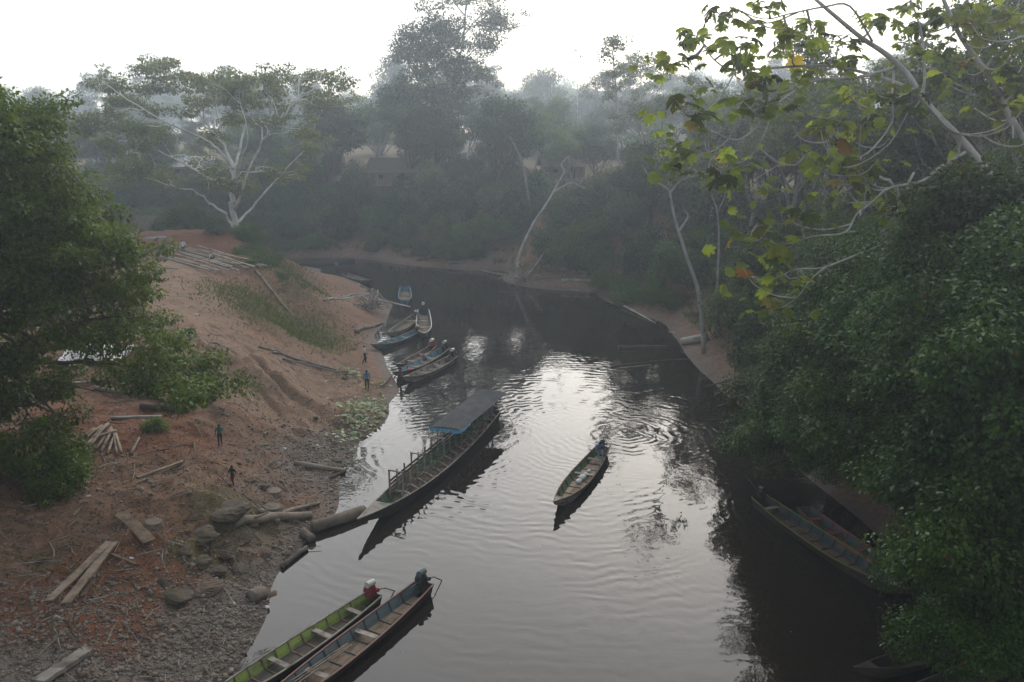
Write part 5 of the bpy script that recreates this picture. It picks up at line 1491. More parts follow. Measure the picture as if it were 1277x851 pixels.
# near left
plank((60, 752), (137, 678), .34, .06, 'long pale plank on red earth, left of the two', group='planks on the red earth', lift=.05)
plank((82, 755), (142, 680), .36, .06, 'long pale plank on red earth, right of the two', lift=.07, group='planks on the red earth')
plank((150, 645), (187, 682), .55, .05, 'short wide brown board, curved, above the red earth', M_WOOD_BROWN, cup=.10)
plank((139, 693), (172, 705), .12, .05, 'thin stick-like batten beside the two long planks', M_WOOD_BROWN)
plank((104, 745), (118, 726), .18, .05, 'broken piece of plank beside the two long planks', M_WOOD_BROWN)
plank((48, 856), (112, 815), .48, .16, 'thick weathered beam cut off by the bottom left edge', M_WOOD_GREY)
plank((172, 598), (228, 578), .20, .10, 'single squared timber on the slope above the board')
plank((166, 607), (182, 598), .08, .04, 'short thin slat under the squared timber')
plank((222, 586), (231, 582), .08, .04, 'tiny offcut to the right of the squared timber')
plank((92, 645), (104, 632), .16, .04, 'small offcut of plank among the leaf litter')
for i, (u, v, r, h) in enumerate([(192, 657, .38, .22), (341, 616, .42, .2), (340, 637, .45, .22)]):
    disc_stump(u, v, r, h, ['round sawn stump above the red earth', 'sawn stump by the walking child, upper of two', 'sawn stump by the walking child, lower of two'][i])
log('log', (292, 662), (388, 645), .24, .20, 'long curved grey log in front of the rock ledge', M_LOG, bend=.08, knots=1)
log('log', (340, 648), (398, 630), .13, .10, 'slimmer forked log behind the curved grey log', M_LOG, bend=.05, knots=2)
log('log', (390, 662), (455, 643), .34, .30, 'thick pale log at the water edge by the passenger boat bow', M_LOG, lift=.6)
log('log', (378, 668), (390, 676), .22, .22, 'short upright-cut chunk of log beside the thick pale log', M_LOG)
log('log', (312, 752), (328, 746), .30, .30, 'lone short log round on the gravel by the water', M_LOG)
log('log', (352, 710), (382, 685), .13, .12, 'wet dark log lying in the shallows below the rock ledge', M_LOG_DARK)
log('log', (367, 580), (430, 590), .16, .14, 'grey log among flat rocks at the water edge', M_LOG)
log('log', (412, 598), (430, 588), .10, .08, 'short pole in the shallows by the flat rocks', M_LOG_DARK)
# firewood pile under the left tree
g = np.random.default_rng(3)
fw = [((100, 557), (128, 532)), ((107, 560), (132, 533)), ((112, 562), (136, 533)), ((120, 563), (139, 535)), ((126, 566), (140, 538)), ((118, 552), (146, 541)), ((134, 568), (144, 540)), ((146, 570), (142, 541)), ((152, 571), (145, 545)), ((163, 568), (174, 548)), ((106, 548), (118, 538)), ((130, 560), (137, 548))]
for i, (a, b) in enumerate(fw):
    pos = ['leftmost', 'second', 'third', 'fourth', 'fifth', 'sixth', 'seventh', 'eighth', 'ninth', 'separate rightmost', 'short back', 'short middle'][i]
    log('firewood_pole', a, b, .085, .07, 'split pale pole in the heap under the left tree, %s' % pos, M_WOOD_PALE, lift=1.0 + (i % 3) * .9, group='firewood heap', n=4)
log('log', (118, 486), (205, 500), .14, .12, 'upper long log half hidden by the left tree', M_LOG)
log('log', (176, 510), (236, 516), .20, .18, 'dark thick log on red earth right of the left tree', M_LOG_DARK)
log('log', (138, 524), (202, 521), .10, .09, 'slim pale log in front of the dark thick log', M_LOG_WHITE)
log('log', (55, 482), (130, 478), .12, .10, 'pale log behind the leaves of the left tree', M_LOG_WHITE)
# lumber on the terrace
lum = [((188, 318), (248, 334)), ((192, 322), (262, 342)), ((196, 316), (286, 345)), ((204, 314), (300, 344)), ((214, 314), (310, 342)), ((220, 312), (318, 338)), ((232, 312), (326, 336)), ((246, 312), (334, 338)), ((240, 316), (300, 334)), ((205, 324), (275, 344)), ((250, 320), (318, 342)), ((224, 318), (290, 338)), ((262, 320), (312, 330))]
for i, (a, b) in enumerate(lum):
    plank(a, b, .24, .10, 'long sawn beam in the lumber on the terrace, %s from the front' % ['first', 'second', 'third', 'fourth', 'fifth', 'sixth', 'seventh', 'eighth', 'ninth', 'tenth', 'eleventh', 'twelfth', 'last'][i], M_WOOD_PALE if i % 2 == 0 else M_WOOD_GREY, lift=.05 + .10 * (i % 3), group='lumber on the terrace')
log('long_pole', (318, 338), (367, 397), .13, .10, 'very long pale beam sliding down the grassy slope', M_WOOD_PALE)
log('long_pole', (190, 340), (222, 336), .07, .06, 'loose thin pole at the front of the lumber', M_WOOD_GREY)
# poles on the lower slope and by the landing
for i, (a, b) in enumerate([((322, 433), (402, 462)), ((340, 440), (430, 464)), ((352, 448), (446, 470)), ((395, 455), (448, 470)), ((236, 420), (285, 436)), ((372, 452), (420, 462))]):
    log('pole', a, b, .075, .05, ['uppermost thin pole of the row on the lower slope', 'second pole of the row on the lower slope', 'lowest pole of the row leading to the landing', 'short pole at the end of the row by the landing', 'lone pole high on the bare slope', 'short pole inside the row on the lower slope'][i], M_WOOD_GREY, group='poles on the slope')
for i, (a, b) in enumerate([((126, 372), (148, 420)), ((130, 368), (154, 420)), ((136, 372), (160, 420)), ((143, 378), (150, 412))]):
    log('pole', a, b, .07, .05, 'bamboo pole seen through the left tree, %s of four' % ['first', 'second', 'third', 'last'][i], M_WOOD_PALE, group='bamboo poles behind the left tree')
log('pole', (404, 376), (460, 367), .12, .08, 'pale pole pointing at the driftwood roots', M_LOG_WHITE)
log('pole', (425, 372), (455, 366), .10, .06, 'second pale pole behind the first near the roots', M_LOG_WHITE)
log('pole', (478, 484), (496, 462), .06, .05, 'mooring stick slanting at the landing', M_WOOD_DARK, lift=3)
log('log', (444, 416), (478, 404), .22, .14, 'grey log at the shore below the driftwood roots', M_LOG, knots=1)
# driftwood root tangle on the left shore
def root_tangle(u, v, spread, hgt, n, label, seed, mat, big=()):
    g = np.random.default_rng(seed); c = G(u, v)
    e = empty('driftwood_roots', c); e_ = c
    for i in range(n):
        a = g.uniform(0, 6.28); L = g.uniform(.4, 1.0) * spread
        p0 = np.array((g.normal() * .5, g.normal() * .4, g.uniform(.1, .6)))
        p2 = np.array((math.cos(a) * L, math.sin(a) * L * .7, g.uniform(-.1, 1) * hgt * g.uniform(.2, 1)))
        p1 = (p0 + p2) / 2 + np.array((g.normal() * .3, g.normal() * .3, abs(g.normal()) * hgt * .4))
        sp = smooth_path([p0, p1, p2], 4); r = g.uniform(.03, .09)
        MB().tube(sp, list(np.linspace(r, r * .3, len(sp))), 5).build('root', mat if i % 3 else M_LOG_WHITE, e, smooth=True)
    for pts, r in big:
        w = [D(uu, vv, c[1] + dy) - e_ for uu, vv, dy in pts]
        sp = smooth_path(w, 4); MB().tube(sp, list(np.linspace(r, r * .45, len(sp))), 7, lump=.1).build('branch', M_LOG_WHITE, e, smooth=True)
    return tag(e, label, 'driftwood')
root_tangle(462, 388, 3.0, 1.9, 46, 'tangled driftwood root stack on the left shore', 4, M_LOG, [([(460, 384, 0), (462, 370, 0), (465, 360, 0)], .22), ([(466, 384, 0), (470, 372, 0), (471, 362, .5)], .20), ([(470, 374, 0), (490, 378, 1), (512, 383, 1)], .14)])
root_tangle(650, 352, 3.2, 2.2, 30, 'grey driftwood heap at the foot of the bare white tree', 6, M_LOG, [([(655, 350, 0), (668, 330, 1), (678, 316, 1)], .16), ([(652, 350, 0), (665, 334, 0), (672, 326, -1)], .12)])
for i, (a, b, r0, r1, m, lab) in enumerate([((678, 334), (742, 342), .20, .12, M_LOG, 'long grey trunk along the top of the far mud bank'), ((700, 352), (744, 352), .26, .16, M_LOG_WHITE, 'bleached thick log on the far mud bank'), ((668, 350), (735, 345), .14, .08, M_LOG, 'slim trunk between the heap and the bleached log'),
                                           ((735, 366), (772, 352), .16, .08, M_LOG, 'branchy trunk sloping down the right mud bank'), ((770, 378), (818, 404), .13, .08, M_LOG_WHITE, 'pale pole lying at the edge of the right mud bank'), ((640, 345), (600, 338), .16, .1, M_LOG, 'grey trunk along the far waterline left of the heap'), ((560, 330), (600, 326), .18, .12, M_LOG, 'trunk on the far bank behind the blue rimmed canoe'),
                                           ((520, 326), (570, 318), .20, .14, M_LOG_DARK, 'dark trunk on the far bank near the bend'), ((545, 322), (566, 318), .3, .3, M_LOG, 'short thick trunk on the far bank near the bend'), ((880, 484), (925, 470), .08, .05, M_LOG_DARK, 'thin branch on the right mud flat'), ((895, 508), (935, 492), .07, .04, M_LOG_DARK, 'thin twiggy branch at the lower end of the mud flat')]):
    log('driftwood_log', a, b, r0, r1, lab, m, knots=1 if i % 2 else 0)
log('floating_log', (771, 435), (833, 434), .28, .26, 'dark waterlogged trunk floating off the right mud bank', M_LOG_DARK, float_z=.05)
log('white_log', (850, 430), (882, 424), .36, .40, 'pale fat log stranded at the right bank', M_LOG_WHITE, knots=1)
log('floating_branch', (762, 458), (872, 444), .10, .05, 'thin branch floating parallel to the right mud flat', M_LOG_DARK, float_z=.02, bend=.05, knots=3)
log('floating_branch', (772, 460), (812, 455), .09, .05, 'short grey branch floating beside the thin branch', M_LOG, float_z=.02)
log('floating_log', (505, 545), (492, 542), .16, .12, 'small dark snag floating left of the passenger boat', M_LOG_DARK, float_z=.02) if False else None

# rocks
RK = [(285, 640, 1.45, .55, 'largest mossy boulder below the walking child'), (258, 668, 1.0, .5, 'flat boulder left of the largest mossy one'), (300, 678, .8, .6, 'angular rock under the curved log'), (280, 692, .75, .6, 'angular rock second below the curved log'), (248, 700, .7, .55, 'mossy rock at the left end of the ledge'), (232, 690, .5, .5, 'small rock left of the mossy ledge'),
      (204, 726, .5, .7, 'pale blocky rock beside the red earth'), (222, 740, .8, .4, 'long low rock under the pale blocky one'), (258, 735, .9, .3, 'flat slab half buried in gravel'), (300, 712, .7, .5, 'reddish rock nearest the lower shore'), (330, 690, .45, .5, 'small rock by the wet dark log'), (325, 608, .55, .5, 'pink rock beside the sawn stumps'), (312, 600, .45, .5, 'small rock between child and stumps'),
      (395, 568, .6, .4, 'flat dark rock at the shore, upper'), (408, 582, .55, .4, 'flat dark rock at the shore, middle'), (420, 575, .45, .4, 'small flat rock at the shore'), (372, 583, .5, .4, 'flat rock at the left end of the shore group'), (418, 553, .5, .4, 'rock above the flat shore group'), (345, 650, .4, .5, 'rock wedged behind the curved log'), (338, 742, .45, .3, 'wet rock in the shallows beside the log round'),
      (440, 436, .5, .4, 'rock above the white-shirted walker'), (430, 470, .5, .35, 'rock beside the pole row'), (412, 500, .4, .4, 'rock lying left of the blue-shirted person'), (450, 520, .4, .4, 'rock beside the pale weeds'), (356, 690, .35, .5, 'rock near the end of the wet log'), (270, 712, .6, .5, 'rock in the middle of the ledge'), (315, 655, .6, .6, 'rock just above the curved log')]
for i, (u, v, r, f, lab) in enumerate(RK):
    rock(u, v, r * .8, lab, flat=f * .9, seed=i + 40, mat=M_ROCK_MOSS if False else None)

# gravel: far too many to count
def gravel(n):
    g = np.random.default_rng(8)
    t = (1 + 5 ** .5) / 2
    ico = unit(np.array([(-1, t, 0), (1, t, 0), (-1, -t, 0), (1, -t, 0), (0, -1, t), (0, 1, t), (0, -1, -t), (0, 1, -t), (t, 0, -1), (t, 0, 1), (-t, 0, -1), (-t, 0, 1)], float))
    tri = np.array([(0, 11, 5), (0, 5, 1), (0, 1, 7), (0, 7, 10), (0, 10, 11), (1, 5, 9), (5, 11, 4), (11, 10, 2), (10, 7, 6), (7, 1, 8), (3, 9, 4), (3, 4, 2), (3, 2, 6), (3, 6, 8), (3, 8, 9), (4, 9, 5), (2, 4, 11), (6, 2, 10), (8, 6, 7), (9, 8, 1)])
    pts = []
    cand = np.stack([g.uniform(-34, -8, n * 6), g.uniform(24, 60, n * 6)], 1)
    zz = [ground_z(x, y) for x, y in cand]
    gi = np.searchsorted(xs, cand[:, 0]); gj = np.searchsorted(ys, cand[:, 1])
    dens = .04 + Z4[gj, gi, 1] * 1.0
    ok = (g.uniform(size=len(cand)) < dens * .8) & (np.array(zz) > .02)
    cand = cand[ok][:n]; zz = np.array(zz)[ok][:n]; m = len(cand)
    s = np.clip(g.lognormal(-3.15, .5, m), .02, .19)
    sc = np.stack([s, s * g.uniform(.6, 1, m), s * g.uniform(.4, .8, m)], 1)
    a = g.uniform(0, 6.28, m); ca, sa = np.cos(a), np.sin(a)
    V = ico[None] * sc[:, None] * (1 + .18 * g.normal(size=(m, 12, 1)))
    X = V[..., 0] * ca[:, None] - V[..., 1] * sa[:, None]; Y = V[..., 0] * sa[:, None] + V[..., 1] * ca[:, None]
    V = np.stack([X + cand[:, :1], Y + cand[:, 1:], V[..., 2] + (zz + s * .2)[:, None]], -1).reshape(-1, 3)
    Fc = (tri[None] + (np.arange(m) * 12)[:, None, None]).reshape(-1, 3)
    me = bpy.data.meshes.new('gravel')
    me.vertices.add(len(V)); me.vertices.foreach_set('co', V.astype(np.float32).ravel())
    me.loops.add(Fc.size); me.loops.foreach_set('vertex_index', Fc.astype(np.int32).ravel())
    me.polygons.add(len(Fc)); me.polygons.foreach_set('loop_start', np.arange(0, Fc.size, 3, dtype=np.int32))
    me.update(calc_edges=True); me.materials.append(M_PEBBLE)
    tag(link('gravel', me), 'loose gravel and pebbles on the near left shore', 'gravel', kind='stuff')
gravel(23000)

M_LITTER = leaf_mat('dead_leaves', (.055, .036, .022), (.19, .14, .09), .2, .05)
def scatter_leaves(name, label, cat, mat, n, box, size, dens, seed, lift=.02, flat=1.0, width=.3, up=0.0):
    g = np.random.default_rng(seed)
    c = np.stack([g.uniform(box[0], box[1], n), g.uniform(box[2], box[3], n)], 1)
    k = np.array([dens(x, y) for x, y in c]) > g.uniform(size=n)
    c = c[k]; z = np.array([ground_z(x, y) for x, y in c]); ok = z > .04; c = c[ok]; z = z[ok]; m = len(c)
    Pp = np.stack([c[:, 0], c[:, 1], z + lift], 1)
    a = g.uniform(0, 6.28, m)
    Dd = unit(np.stack([np.cos(a), np.sin(a), np.full(m, up) + .25 * g.normal(size=m)], 1))
    Nn = unit(g.normal(size=(m, 3)) * .35 + np.array((0, 0, 1.0)))
    if up > .8: Nn = unit(g.normal(size=(m, 3)))
    me = leaf_mesh(name, Pp, Dd, Nn, size * g.uniform(.5, 1.5, m), np.clip(g.uniform(0, .96, m), 0, .96), mat, width)
    return tag(link(name, me), label, cat, kind='stuff')
def blobs(lst):
    L = [(P(u, v, z), rx, ry, a) for u, v, z, rx, ry, a in lst]
    def f(x, y):
        s = 0.0
        for c, rx, ry, a in L:
            s += a * math.exp(-((x - c[0]) / rx) ** 2 - ((y - c[1]) / ry) ** 2)
        return s * (.35 + 1.3 * float(vnoise(x * .9, y * .9, 12)))
    return f
scatter_leaves('leaf_litter', 'dead leaves and wood chips strewn over the brown slope', 'leaf litter', M_LITTER, 30000, (-32, -12, 26, 60), .11, blobs([(60, 640, 3.5, 6, 6, .9), (150, 620, 3, 4, 5, .8), (40, 760, 2.5, 6, 4, .8), (200, 560, 3, 4, 5, .5), (120, 690, 2.4, 4, 3, .5), (280, 560, 2.4, 4, 8, .25)]), 31)
scatter_leaves('grass', 'patch of short grass on the slope below the lumber', 'grass', M_GRASS, 60000, (-34, -14, 58, 104), .34, blobs([(330, 385, 4.6, 3.4, 4.5, 1.0), (372, 412, 2.6, 3.4, 4.0, 1.0), (300, 372, 5.6, 2.5, 2.6, .7), (350, 335, 5.2, 2.6, 7, 1.1), (365, 365, 3.8, 2.4, 6, .9), (345, 315, 6, 2.5, 5, 1.0), (400, 405, 1.8, 2, 3, .5)]), 32, 0, width=.10, up=1.2)
scatter_leaves('grass', 'sparse weeds on the near brown slope', 'grass', M_GRASS, 16000, (-32, -10, 26, 50), .20, blobs([(60, 700, 2.6, 1.2, .8, .5), (190, 745, 1.6, 1.6, .5, .6), (140, 735, 1.8, 1.4, .5, .7), (215, 685, 1.9, .6, .5, .5), (60, 705, 2.6, 1, .6, .6), (30, 640, 3.6, 2, 2, .2), (240, 700, 1.6, .8, .6, .4)]), 33, 0, width=.13, up=1.0)
def far_grass():
    g = np.random.default_rng(61); pts = along(far_path[3:], .16)
    Pp = []
    for p, nrm in pts:
        q = p - nrm * abs(g.normal(0, 3.2) + 2.2)
        z = ground_z(*q)
        if z > .55 + .5 * float(vnoise(q[0] * .5, q[1] * .5, 4)):
            for k in range(9): Pp.append((q[0] + g.normal() * .25, q[1] + g.normal() * .25, z))
    Pp = np.array(Pp); m = len(Pp); a = g.uniform(0, 6.28, m)
    Dd = unit(np.stack([np.cos(a), np.sin(a), 1.3 + .4 * g.normal(size=m)], 1)); Nn = unit(g.normal(size=(m, 3)))
    tag(link('grass', leaf_mesh('grass', Pp, Dd, Nn, .75 * g.uniform(.5, 1.5, m), g.uniform(0, .9, m), M_GRASS, .09)), 'rank grass growing down to the mud on the far and right banks', 'grass', kind='stuff')
far_grass()
M_WEED = leaf_mat('pale_weeds', (.12, .15, .07), (.36, .39, .26), .3, .1)
scatter_leaves('water_weeds', 'pale green water weeds stranded by the blue-shirted person', 'weeds', M_WEED, 9000, (-18, -6, 48, 78), .30, blobs([(452, 520, .5, 1.5, 3.6, 1.2), (462, 510, .4, 1.2, 2, .8), (434, 470, .7, 1.0, 1.6, .6), (472, 477, .5, .9, .8, .8)]), 34, .06, width=.34, up=.35)
def twigs(label, spots, seed, mats):
    g = np.random.default_rng(seed); mb = MB()
    for x, y in spots:
        z = ground_z(x, y)
        if z < -.1: continue
        a = g.uniform(0, 6.28); L = g.uniform(.25, 1.5); r = g.uniform(.010, .035)
        d = np.array((math.cos(a), math.sin(a))) * L
        p1 = on(x + d[0], y + d[1]); p0 = np.array((x, y, z))
        p0[2] = max(p0[2], 0) + r; p1[2] = max(p1[2], 0) + r + abs(g.normal()) * .08
        m = (p0 + p1) / 2 + g.normal(size=3) * .06 * L; m[2] = max(m[2], ground_z(m[0], m[1]) + r)
        mb.tube([p0, m, p1], [r, r * .85, r * .5], 4, mi=int(g.integers(len(mats))), cap=False)
    tag(mb.build('twigs', mats, None), label, 'twigs', kind='stuff')
_g = np.random.default_rng(71)
sp_ = []
for p_, n_r in along(far_path[4:], .35):
    if _g.uniform() < .75: q_ = p_ - n_r * _g.uniform(-.3, 5.0); sp_.append(q_)
twigs('broken twigs and small branches littering the far and right mud banks', sp_, 72, [M_LOG, M_LOG_DARK, M_LOG_WHITE])
sp_ = []
for _ in range(900):
    q_ = P(_g.uniform(20, 460), _g.uniform(400, 850), 2.0)[:2]
    if ground_z(*q_) > .03: sp_.append(q_)
twigs('sticks, bark strips and splinters scattered over the left bank', sp_, 73, [M_LOG, M_LOG_DARK, M_WOOD_GREY])
# shrubs and weeds on the left bank
mound('weed_bush', M_LEAF_FRESH, M_BARK_DARK, 31, 1.6, 1.2, .17, 34, 70, .42, hang=.2)
for i, (u, v, s, lab) in enumerate([(75, 605, 1.15, 'bright green weed bush under the left tree, lower'), (88, 575, .9, 'bright green weed bush under the left tree, upper'), (20, 585, .8, 'small green weed bush at the left edge'), (60, 620, .7, 'smallest weed bush below the others'), (190, 535, .5, 'dry low weed beside the red earth')]):
    plant('weed_bush', 'weed_bush', G(u, v) - np.array((0, 0, .1)), s, i * 1.1, lab, 'bush', 'weed bushes on the left bank')
for i, (u, v, s, k) in enumerate([(305, 300, .55, 'bush_b'), (318, 318, .42, 'bush_d'), (288, 292, .5, 'bush_a'), (330, 330, .36, 'bush_b'), (300, 316, .3, 'bush_d'), (340, 322, .35, 'bush_d'), (312, 330, .2, 'bush_b'), (350, 345, .22, 'bush_d'), (270, 290, .4, 'bush_c')]):
    p = G(u, v); plant(k, 'bush', p - np.array((0, 0, .3)), s, i * .9, 'green shrub at the foot of the spreading tree, ' + ['tallest behind', 'right below the trunk', 'left of the trunk', 'on the crest to the right', 'in front of the trunk', 'beside the crest edge', 'low in front', 'lowest on the grassy slope', 'far left by the red hump'][i], 'bush', 'shrubs below the spreading tree')
# green land behind the terrace
gt = np.random.default_rng(41)
for i in range(90):
    x = gt.uniform(-88, -38); y = gt.uniform(99, 112) if i % 3 else gt.uniform(70, 108)
    if x > -47 and y < 97: continue
    if seen(x, y, 9)[0] > 285 or (150 < seen(x, y, 9)[0] < 225 and y < 109.5): continue
    k = ['bush_a', 'bush_b', 'canopy_b', 'dense', 'bush_c'][i % 5]; s = gt.uniform(.5, .95) * (.55 if k in ('canopy_b', 'dense') else 1)
    tree = k in ('canopy_b', 'dense')
    plant(k, 'village_tree' if tree else 'bush', on(x, y) - np.array((0, 0, .3)), s, gt.uniform(0, 6), {'bush_a': 'dark dense bush', 'bush_b': 'mid green bush', 'bush_c': 'tall greyish bush', 'canopy_b': 'low domed tree', 'dense': 'dark dense tree'}[k] + ' on the left terrace ' + ('near its back edge' if y > 104 else 'in its middle' if y > 90 else 'in its front part'), 'tree' if tree else 'bush', 'greenery on the left terrace')

# ------------------------------------------------------------------ houses
M_ZINC = weathered('zinc_roof', (.34, .36, .38), (.52, .54, .56), 1.2, rough=.5, bump=.01, dirt=(.20, .14, .10), dirt_amt=.35, spec=.5, metal=.2)
M_THATCH = weathered('palm_thatch', (.085, .07, .05), (.17, .14, .10), 4, (1, 1, 3), .95, .03)
M_PLANKWALL = weathered('house_planks', (.13, .11, .09), (.22, .19, .16), 3, (3, 3, .3), .9, .01)
M_SHADE = weathered('painted_interior_shade', (.012, .011, .010), (.02, .018, .016), 5)  # near-black colour stands in for the shade inside the houses
def house(p, rz, w, d, h, rh, roof_m, label, stilts=.6):
    e = empty('house', p, rz)
    for x in (-w / 2 + .15, 0, w / 2 - .15):
        for y in (-d / 2 + .15, d / 2 - .15): MB().box((x, y, stilts / 2 - .2), (.16, .16, stilts + .4)).build('stilt', M_WOOD_DARK, e)
    MB().box((0, 0, stilts + .06), (w, d, .12)).build('floor', M_WOOD_GREY, e)
    nb = int(w / .5)
    for sy in (-1, 1):
        for i in range(nb):
            x = -w / 2 + w * (i + .5) / nb
            if sy < 0 and abs(x - w * .2) < .45: continue
            MB().box((x, sy * (d / 2 - .05), stilts + .12 + h / 2), (w / nb - .012, .04, h)).build('board', M_PLANKWALL, e)
    nd = int(d / .5)
    for sx in (-1, 1):
        for i in range(nd):
            y = -d / 2 + d * (i + .5) / nd
            MB().box((sx * (w / 2 - .05), y, stilts + .12 + h / 2), (.04, d / nd - .012, h)).build('board', M_PLANKWALL, e)
    MB().box((w * .2, -d / 2 + .12, stilts + .12 + h * .42), (.95, .03, h * .84)).build('shaded_doorway', M_SHADE, e)  # dark sheet in the open doorway, painted as indoor shade
    MB().box((-w * .22, -d / 2 - .0, stilts + .12 + h * .6), (.8, .06, .6)).build('shaded_window', M_SHADE, e)  # dark panel on the wall, painted as the shade in an opening
    z0 = stilts + .12 + h
    for sy in (-1, 1):
        vs = [(-w / 2 - .5, 0, z0 + rh), (w / 2 + .5, 0, z0 + rh), (w / 2 + .5, sy * (d / 2 + .7), z0 - .25), (-w / 2 - .5, sy * (d / 2 + .7), z0 - .25)]
        vs += [(x, y, z - .06) for x, y, z in vs]
        fs = [(0, 1, 2, 3), (7, 6, 5, 4), (0, 4, 5, 1), (1, 5, 6, 2), (2, 6, 7, 3), (3, 7, 4, 0)]
        if sy > 0: fs = [f[::-1] for f in fs]
        MB().add(vs, fs).build('roof_slope', roof_m, e)
    for sx in (-1, 1):
        x = sx * (w / 2 - .05)
        MB().add([(x, -d / 2 + .1, z0), (x, d / 2 - .1, z0), (x, 0, z0 + rh - .1), (x - sx * .04, -d / 2 + .1, z0), (x - sx * .04, d / 2 - .1, z0), (x - sx * .04, 0, z0 + rh - .1)], [(0, 1, 2), (5, 4, 3), (0, 3, 4, 1), (1, 4, 5, 2), (2, 5, 3, 0)]).build('gable', M_PLANKWALL, e)
    return tag(e, label, 'house', 'village houses')
def hx(u, y): return (u - 638.5) / F_PX * y * 1.0
for u, y, rz, w, d, h, rh, m, lab in [(566, 160, .1, 7, 5, 2.6, 1.6, M_ZINC, 'house with bright metal roof between the tall tree trunks'), (498, 154, -.2, 9, 6, 2.4, 2.2, M_THATCH, 'thatched house left of the tall dark tree'), (176, 107, .25, 6.5, 4.5, 2.1, 1.3, M_THATCH, 'low plank house at the back of the left terrace'), (246, 156, .1, 8, 5, 2.6, 1.5, M_ZINC, 'metal roofed house seen through the spreading tree'), (166, 158, -.1, 9, 5, 2.6, 1.6, M_ZINC, 'pale roofed house left of the spreading tree'), (700, 150, .1, 7, 5, 2.4, 1.5, M_THATCH, 'brown roofed house above the dead trunks on the far slope')]:
    x = hx(u, y); house(on(x, y), rz, w, d, h, rh, m, lab)

# ------------------------------------------------------------------ things on the terrace
M_TYRE = weathered('tyre_rubber', (.012, .012, .012), (.022, .022, .022), 10, rough=.9, bump=.003)
M_CAB = weathered('cab_blue_vinyl', (.06, .075, .11), (.10, .12, .16), 4, rough=.6, bump=.004)
def wheel(parent, p, r, ax='x'):
    w = empty('wheel', p); w.parent = parent
    n = 14; pts = [(0, r * math.cos(2 * math.pi * i / n), r * math.sin(2 * math.pi * i / n)) for i in range(n + 1)]
    MB().tube(pts, .05, 6, cap=False).build('tyre', M_TYRE, w, smooth=True)
    m = MB()
    for i in range(4):
        a = math.pi * i / 4; m.bar((0, -r * math.cos(a), -r * math.sin(a)), (0, r * math.cos(a), r * math.sin(a)), .02)
    m.tube([(-.06, 0, 0), (.06, 0, 0)], .05, 8); m.build('rim', M_STEEL, w)
def three_wheeler(p, rz):
    e = empty('three_wheeler', p, rz)
    wheel(e, (0, 1.25, .3), .28); wheel(e, (-.5, -.55, .3), .28); wheel(e, (.5, -.55, .3), .28)
    MB().tube([(0, 1.25, .3), (0, 1.05, .75), (0, .95, 1.0)], .035, 6).build('fork', M_STEEL, e)
    MB().tube([(-.35, .85, 1.02), (0, .98, 1.0), (.35, .85, 1.02)], .02, 6).build('handlebar', M_STEEL, e)
    mb = MB(); mb.bar((0, 1.0, .75), (0, -.6, .45), .07); mb.bar((-.5, -.55, .32), (.5, -.55, .32), .06); mb.ball((0, .75, .72), (.13, .28, .14), 10, 6); mb.box((0, .55, .42), (.22, .35, .3)); mb.build('frame', M_ENG_RED, e)
    MB().box((0, .25, .78), (.26, .6, .09), taper=.85).build('saddle', M_TYRE, e)
    mb = MB(); mb.box((0, -.45, .62), (1.0, .5, .14)); mb.box((0, -.72, .92), (1.0, .1, .5)); mb.build('bench', M_TYRE, e)
    mb = MB(); mb.box((0, -.86, .85), (1.1, .04, .9)); mb.box((-.55, -.5, .62), (.04, .7, .45)); mb.box((.55, -.5, .62), (.04, .7, .45)); mb.build('cab_body', M_CAB, e)
    for x, y in ((-.53, -.84), (.53, -.84), (-.53, .05), (.53, .05)):
        MB().tube([(x, y, .5), (x, y, 1.75)], .02, 6).build('canopy_post', M_STEEL, e)
    vs = []; fs = []
    for i in range(7):
        y = -1.0 + 2.0 * i / 6
        for j in range(5):
            x = -.62 + 1.24 * j / 4; vs.append((x, y, 1.74 + .10 * math.cos(x * 2.2) + .03 * math.sin(i) - (.1 if i == 6 else 0)))
    for i in range(6):
        for j in range(4): fs.append((i * 5 + j, i * 5 + j + 1, i * 5 + j + 6, i * 5 + j + 5))
    n0 = len(vs); vs += [(x, y, z - .03) for x, y, z in vs]; fs += [tuple(n0 + q for q in f[::-1]) for f in fs]
    MB().add(vs, fs).build('canopy', M_CAB, e, smooth=True)
    return tag(e, 'three-wheeled motorcycle taxi with dark canopy parked on the terrace', 'motorcycle taxi')
three_wheeler(G(197, 318), R(100))
def motorbike(p, rz):
    e = empty('motorbike', p, rz)
    wheel(e, (0, .62, .3), .29); wheel(e, (0, -.62, .3), .29)
    MB().tube([(0, .62, .3), (0, .45, .8), (0, .4, 1.0)], .03, 6).build('fork', M_STEEL, e)
    MB().tube([(-.33, .3, 1.04), (0, .42, 1.0), (.33, .3, 1.04)], .018, 6).build('handlebar', M_STEEL, e)
    mb = MB(); mb.bar((0, .45, .75), (0, -.62, .32), .07); mb.box((0, .02, .42), (.24, .4, .32)); mb.ball((0, .2, .78), (.13, .26, .14), 10, 6); mb.build('frame', M_ENG_BLK, e)
    MB().box((0, -.32, .80), (.26, .7, .09), taper=.85).build('saddle', M_TYRE, e)
    return tag(e, 'dark motorbike parked left of the three-wheeler', 'motorbike')
motorbike(G(177, 320), R(60))
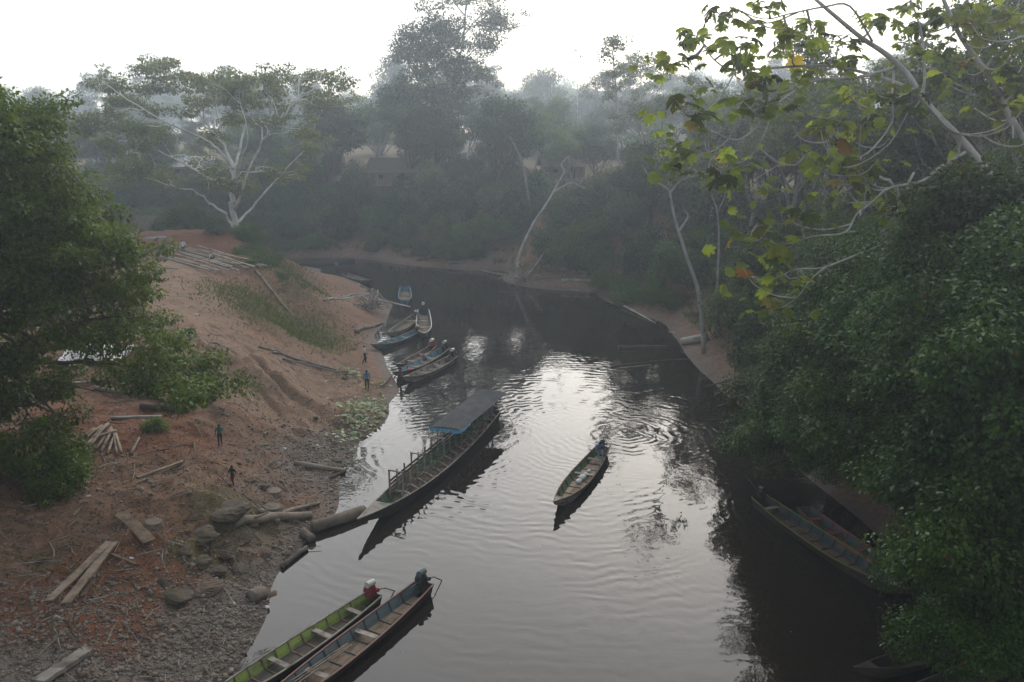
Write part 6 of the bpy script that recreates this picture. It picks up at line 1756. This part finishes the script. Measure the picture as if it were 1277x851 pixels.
# white sheeting seen through the left tree
def sheeting(pts, mat, label, name='tarpaulin', seed=0):
    g = np.random.default_rng(seed); w = [G(u, v) for u, v in pts]
    n = 14; base = w[0].copy(); vs = []; fs = []
    for i in range(n + 1):
        for j in range(n + 1):
            a, b = i / n, j / n
            p = (w[0] * (1 - a) + w[1] * a) * (1 - b) + (w[3] * (1 - a) + w[2] * a) * b
            z = max(p[2], ground_z(p[0], p[1])) + .12 + .35 * vnoise(np.array(a * 5.0), np.array(b * 5.0), seed) + .5 * math.sin(math.pi * a) * math.sin(math.pi * b)
            vs.append((p[0] - base[0], p[1] - base[1], float(z) - base[2]))
    for i in range(n):
        for j in range(n): fs.append((i * (n + 1) + j, (i + 1) * (n + 1) + j, (i + 1) * (n + 1) + j + 1, i * (n + 1) + j + 1))
    k = len(vs); vs += [(x, y, z - .015) for x, y, z in vs]; fs += [tuple(k + q for q in f[::-1]) for f in fs]
    return tag(MB().add(vs, fs).build(name, mat, None, base, smooth=True), label, 'tarpaulin')
sheeting([(72, 460), (150, 458), (168, 438), (85, 436)], M_CLOTH_W, 'crumpled white sheeting seen through the left tree', seed=3)
sheeting([(74, 400), (84, 401), (86, 394), (76, 393)], M_TARP_BLUE, 'small blue sheet seen through the left tree', seed=5)
p = G(238, 419); sack('dark_bag', M_TYRE, p, .36, 'black bag lying on the bare slope beside a white one', 'bag')
p = G(233, 416); sack('white_bag', M_CLOTH_W, p, .22, 'small white bag lying on the bare slope beside a black one', 'bag')
# scraps of litter
g = np.random.default_rng(12)
LIT = [(383, 462, 'near the pole row'), (407, 476, 'left of the blue-shirted person'), (314, 499, 'below the gullied slope'), (343, 440, 'above the poles'), (290, 753, 'on the gravel left of the log round'), (333, 758, 'at the water edge by the log round'), (164, 698, 'on the thin batten'), (233, 587, 'by the squared timber'), (425, 508, 'above the weeds'), (355, 560, 'on the brown slope over the flat rocks'), (420, 545, 'by the upper shore rock'), (308, 367, 'on the grass patch'), (245, 393, 'on the footpath'), (110, 620, 'among the leaf litter')]
for i, (u, v, wh) in enumerate(LIT):
    mb = MB(); mb.ball((0, 0, .04), (.13, .09, .05), 8, 5, lump=.7)
    tag(mb.build('litter', M_CLOTH_W, None, G(u, v), (0, 0, i)), 'white scrap of litter ' + wh, 'litter', 'litter on the left bank')
# ------------------------------------------------------------------ morning haze
def haze():
    m, nt, out = new_mat('morning_haze')
    v = nt.nodes.new('ShaderNodeVolumePrincipled')
    v.inputs['Color'].default_value = (0.80, 0.90, 1.0, 1)
    v.inputs['Density'].default_value = HAZE_DENSITY
    v.inputs['Anisotropy'].default_value = 0.6
    nt.links.new(v.outputs[0], out.inputs['Volume'])
    mb = MB(); mb.box((0, 315, 38), (1100, 870, 84))
    o = mb.build('haze', m)
    tag(o, 'pale morning haze over the river and forest', 'haze', kind='stuff')
HAZE_DENSITY = 0.00118
haze()
# ------------------------------------------------------------------ look-alikes in one place: say which, counted from the left
ORD = ['first', 'second', 'third', 'fourth', 'fifth', 'sixth', 'seventh', 'eighth', 'ninth', 'tenth', 'eleventh', 'twelfth']
by = {}
for o in scene.objects:
    if o.parent is None and 'label' in o and 'category' in o: by.setdefault(o['label'], []).append(o)
for lab, lst in by.items():
    if len(lst) < 2 or len(lst) > len(ORD): continue
    lst.sort(key=lambda o: seen(*o.location)[0])
    for i, o in enumerate(lst): o['label'] = lab + ', %s from the left' % ORD[i]
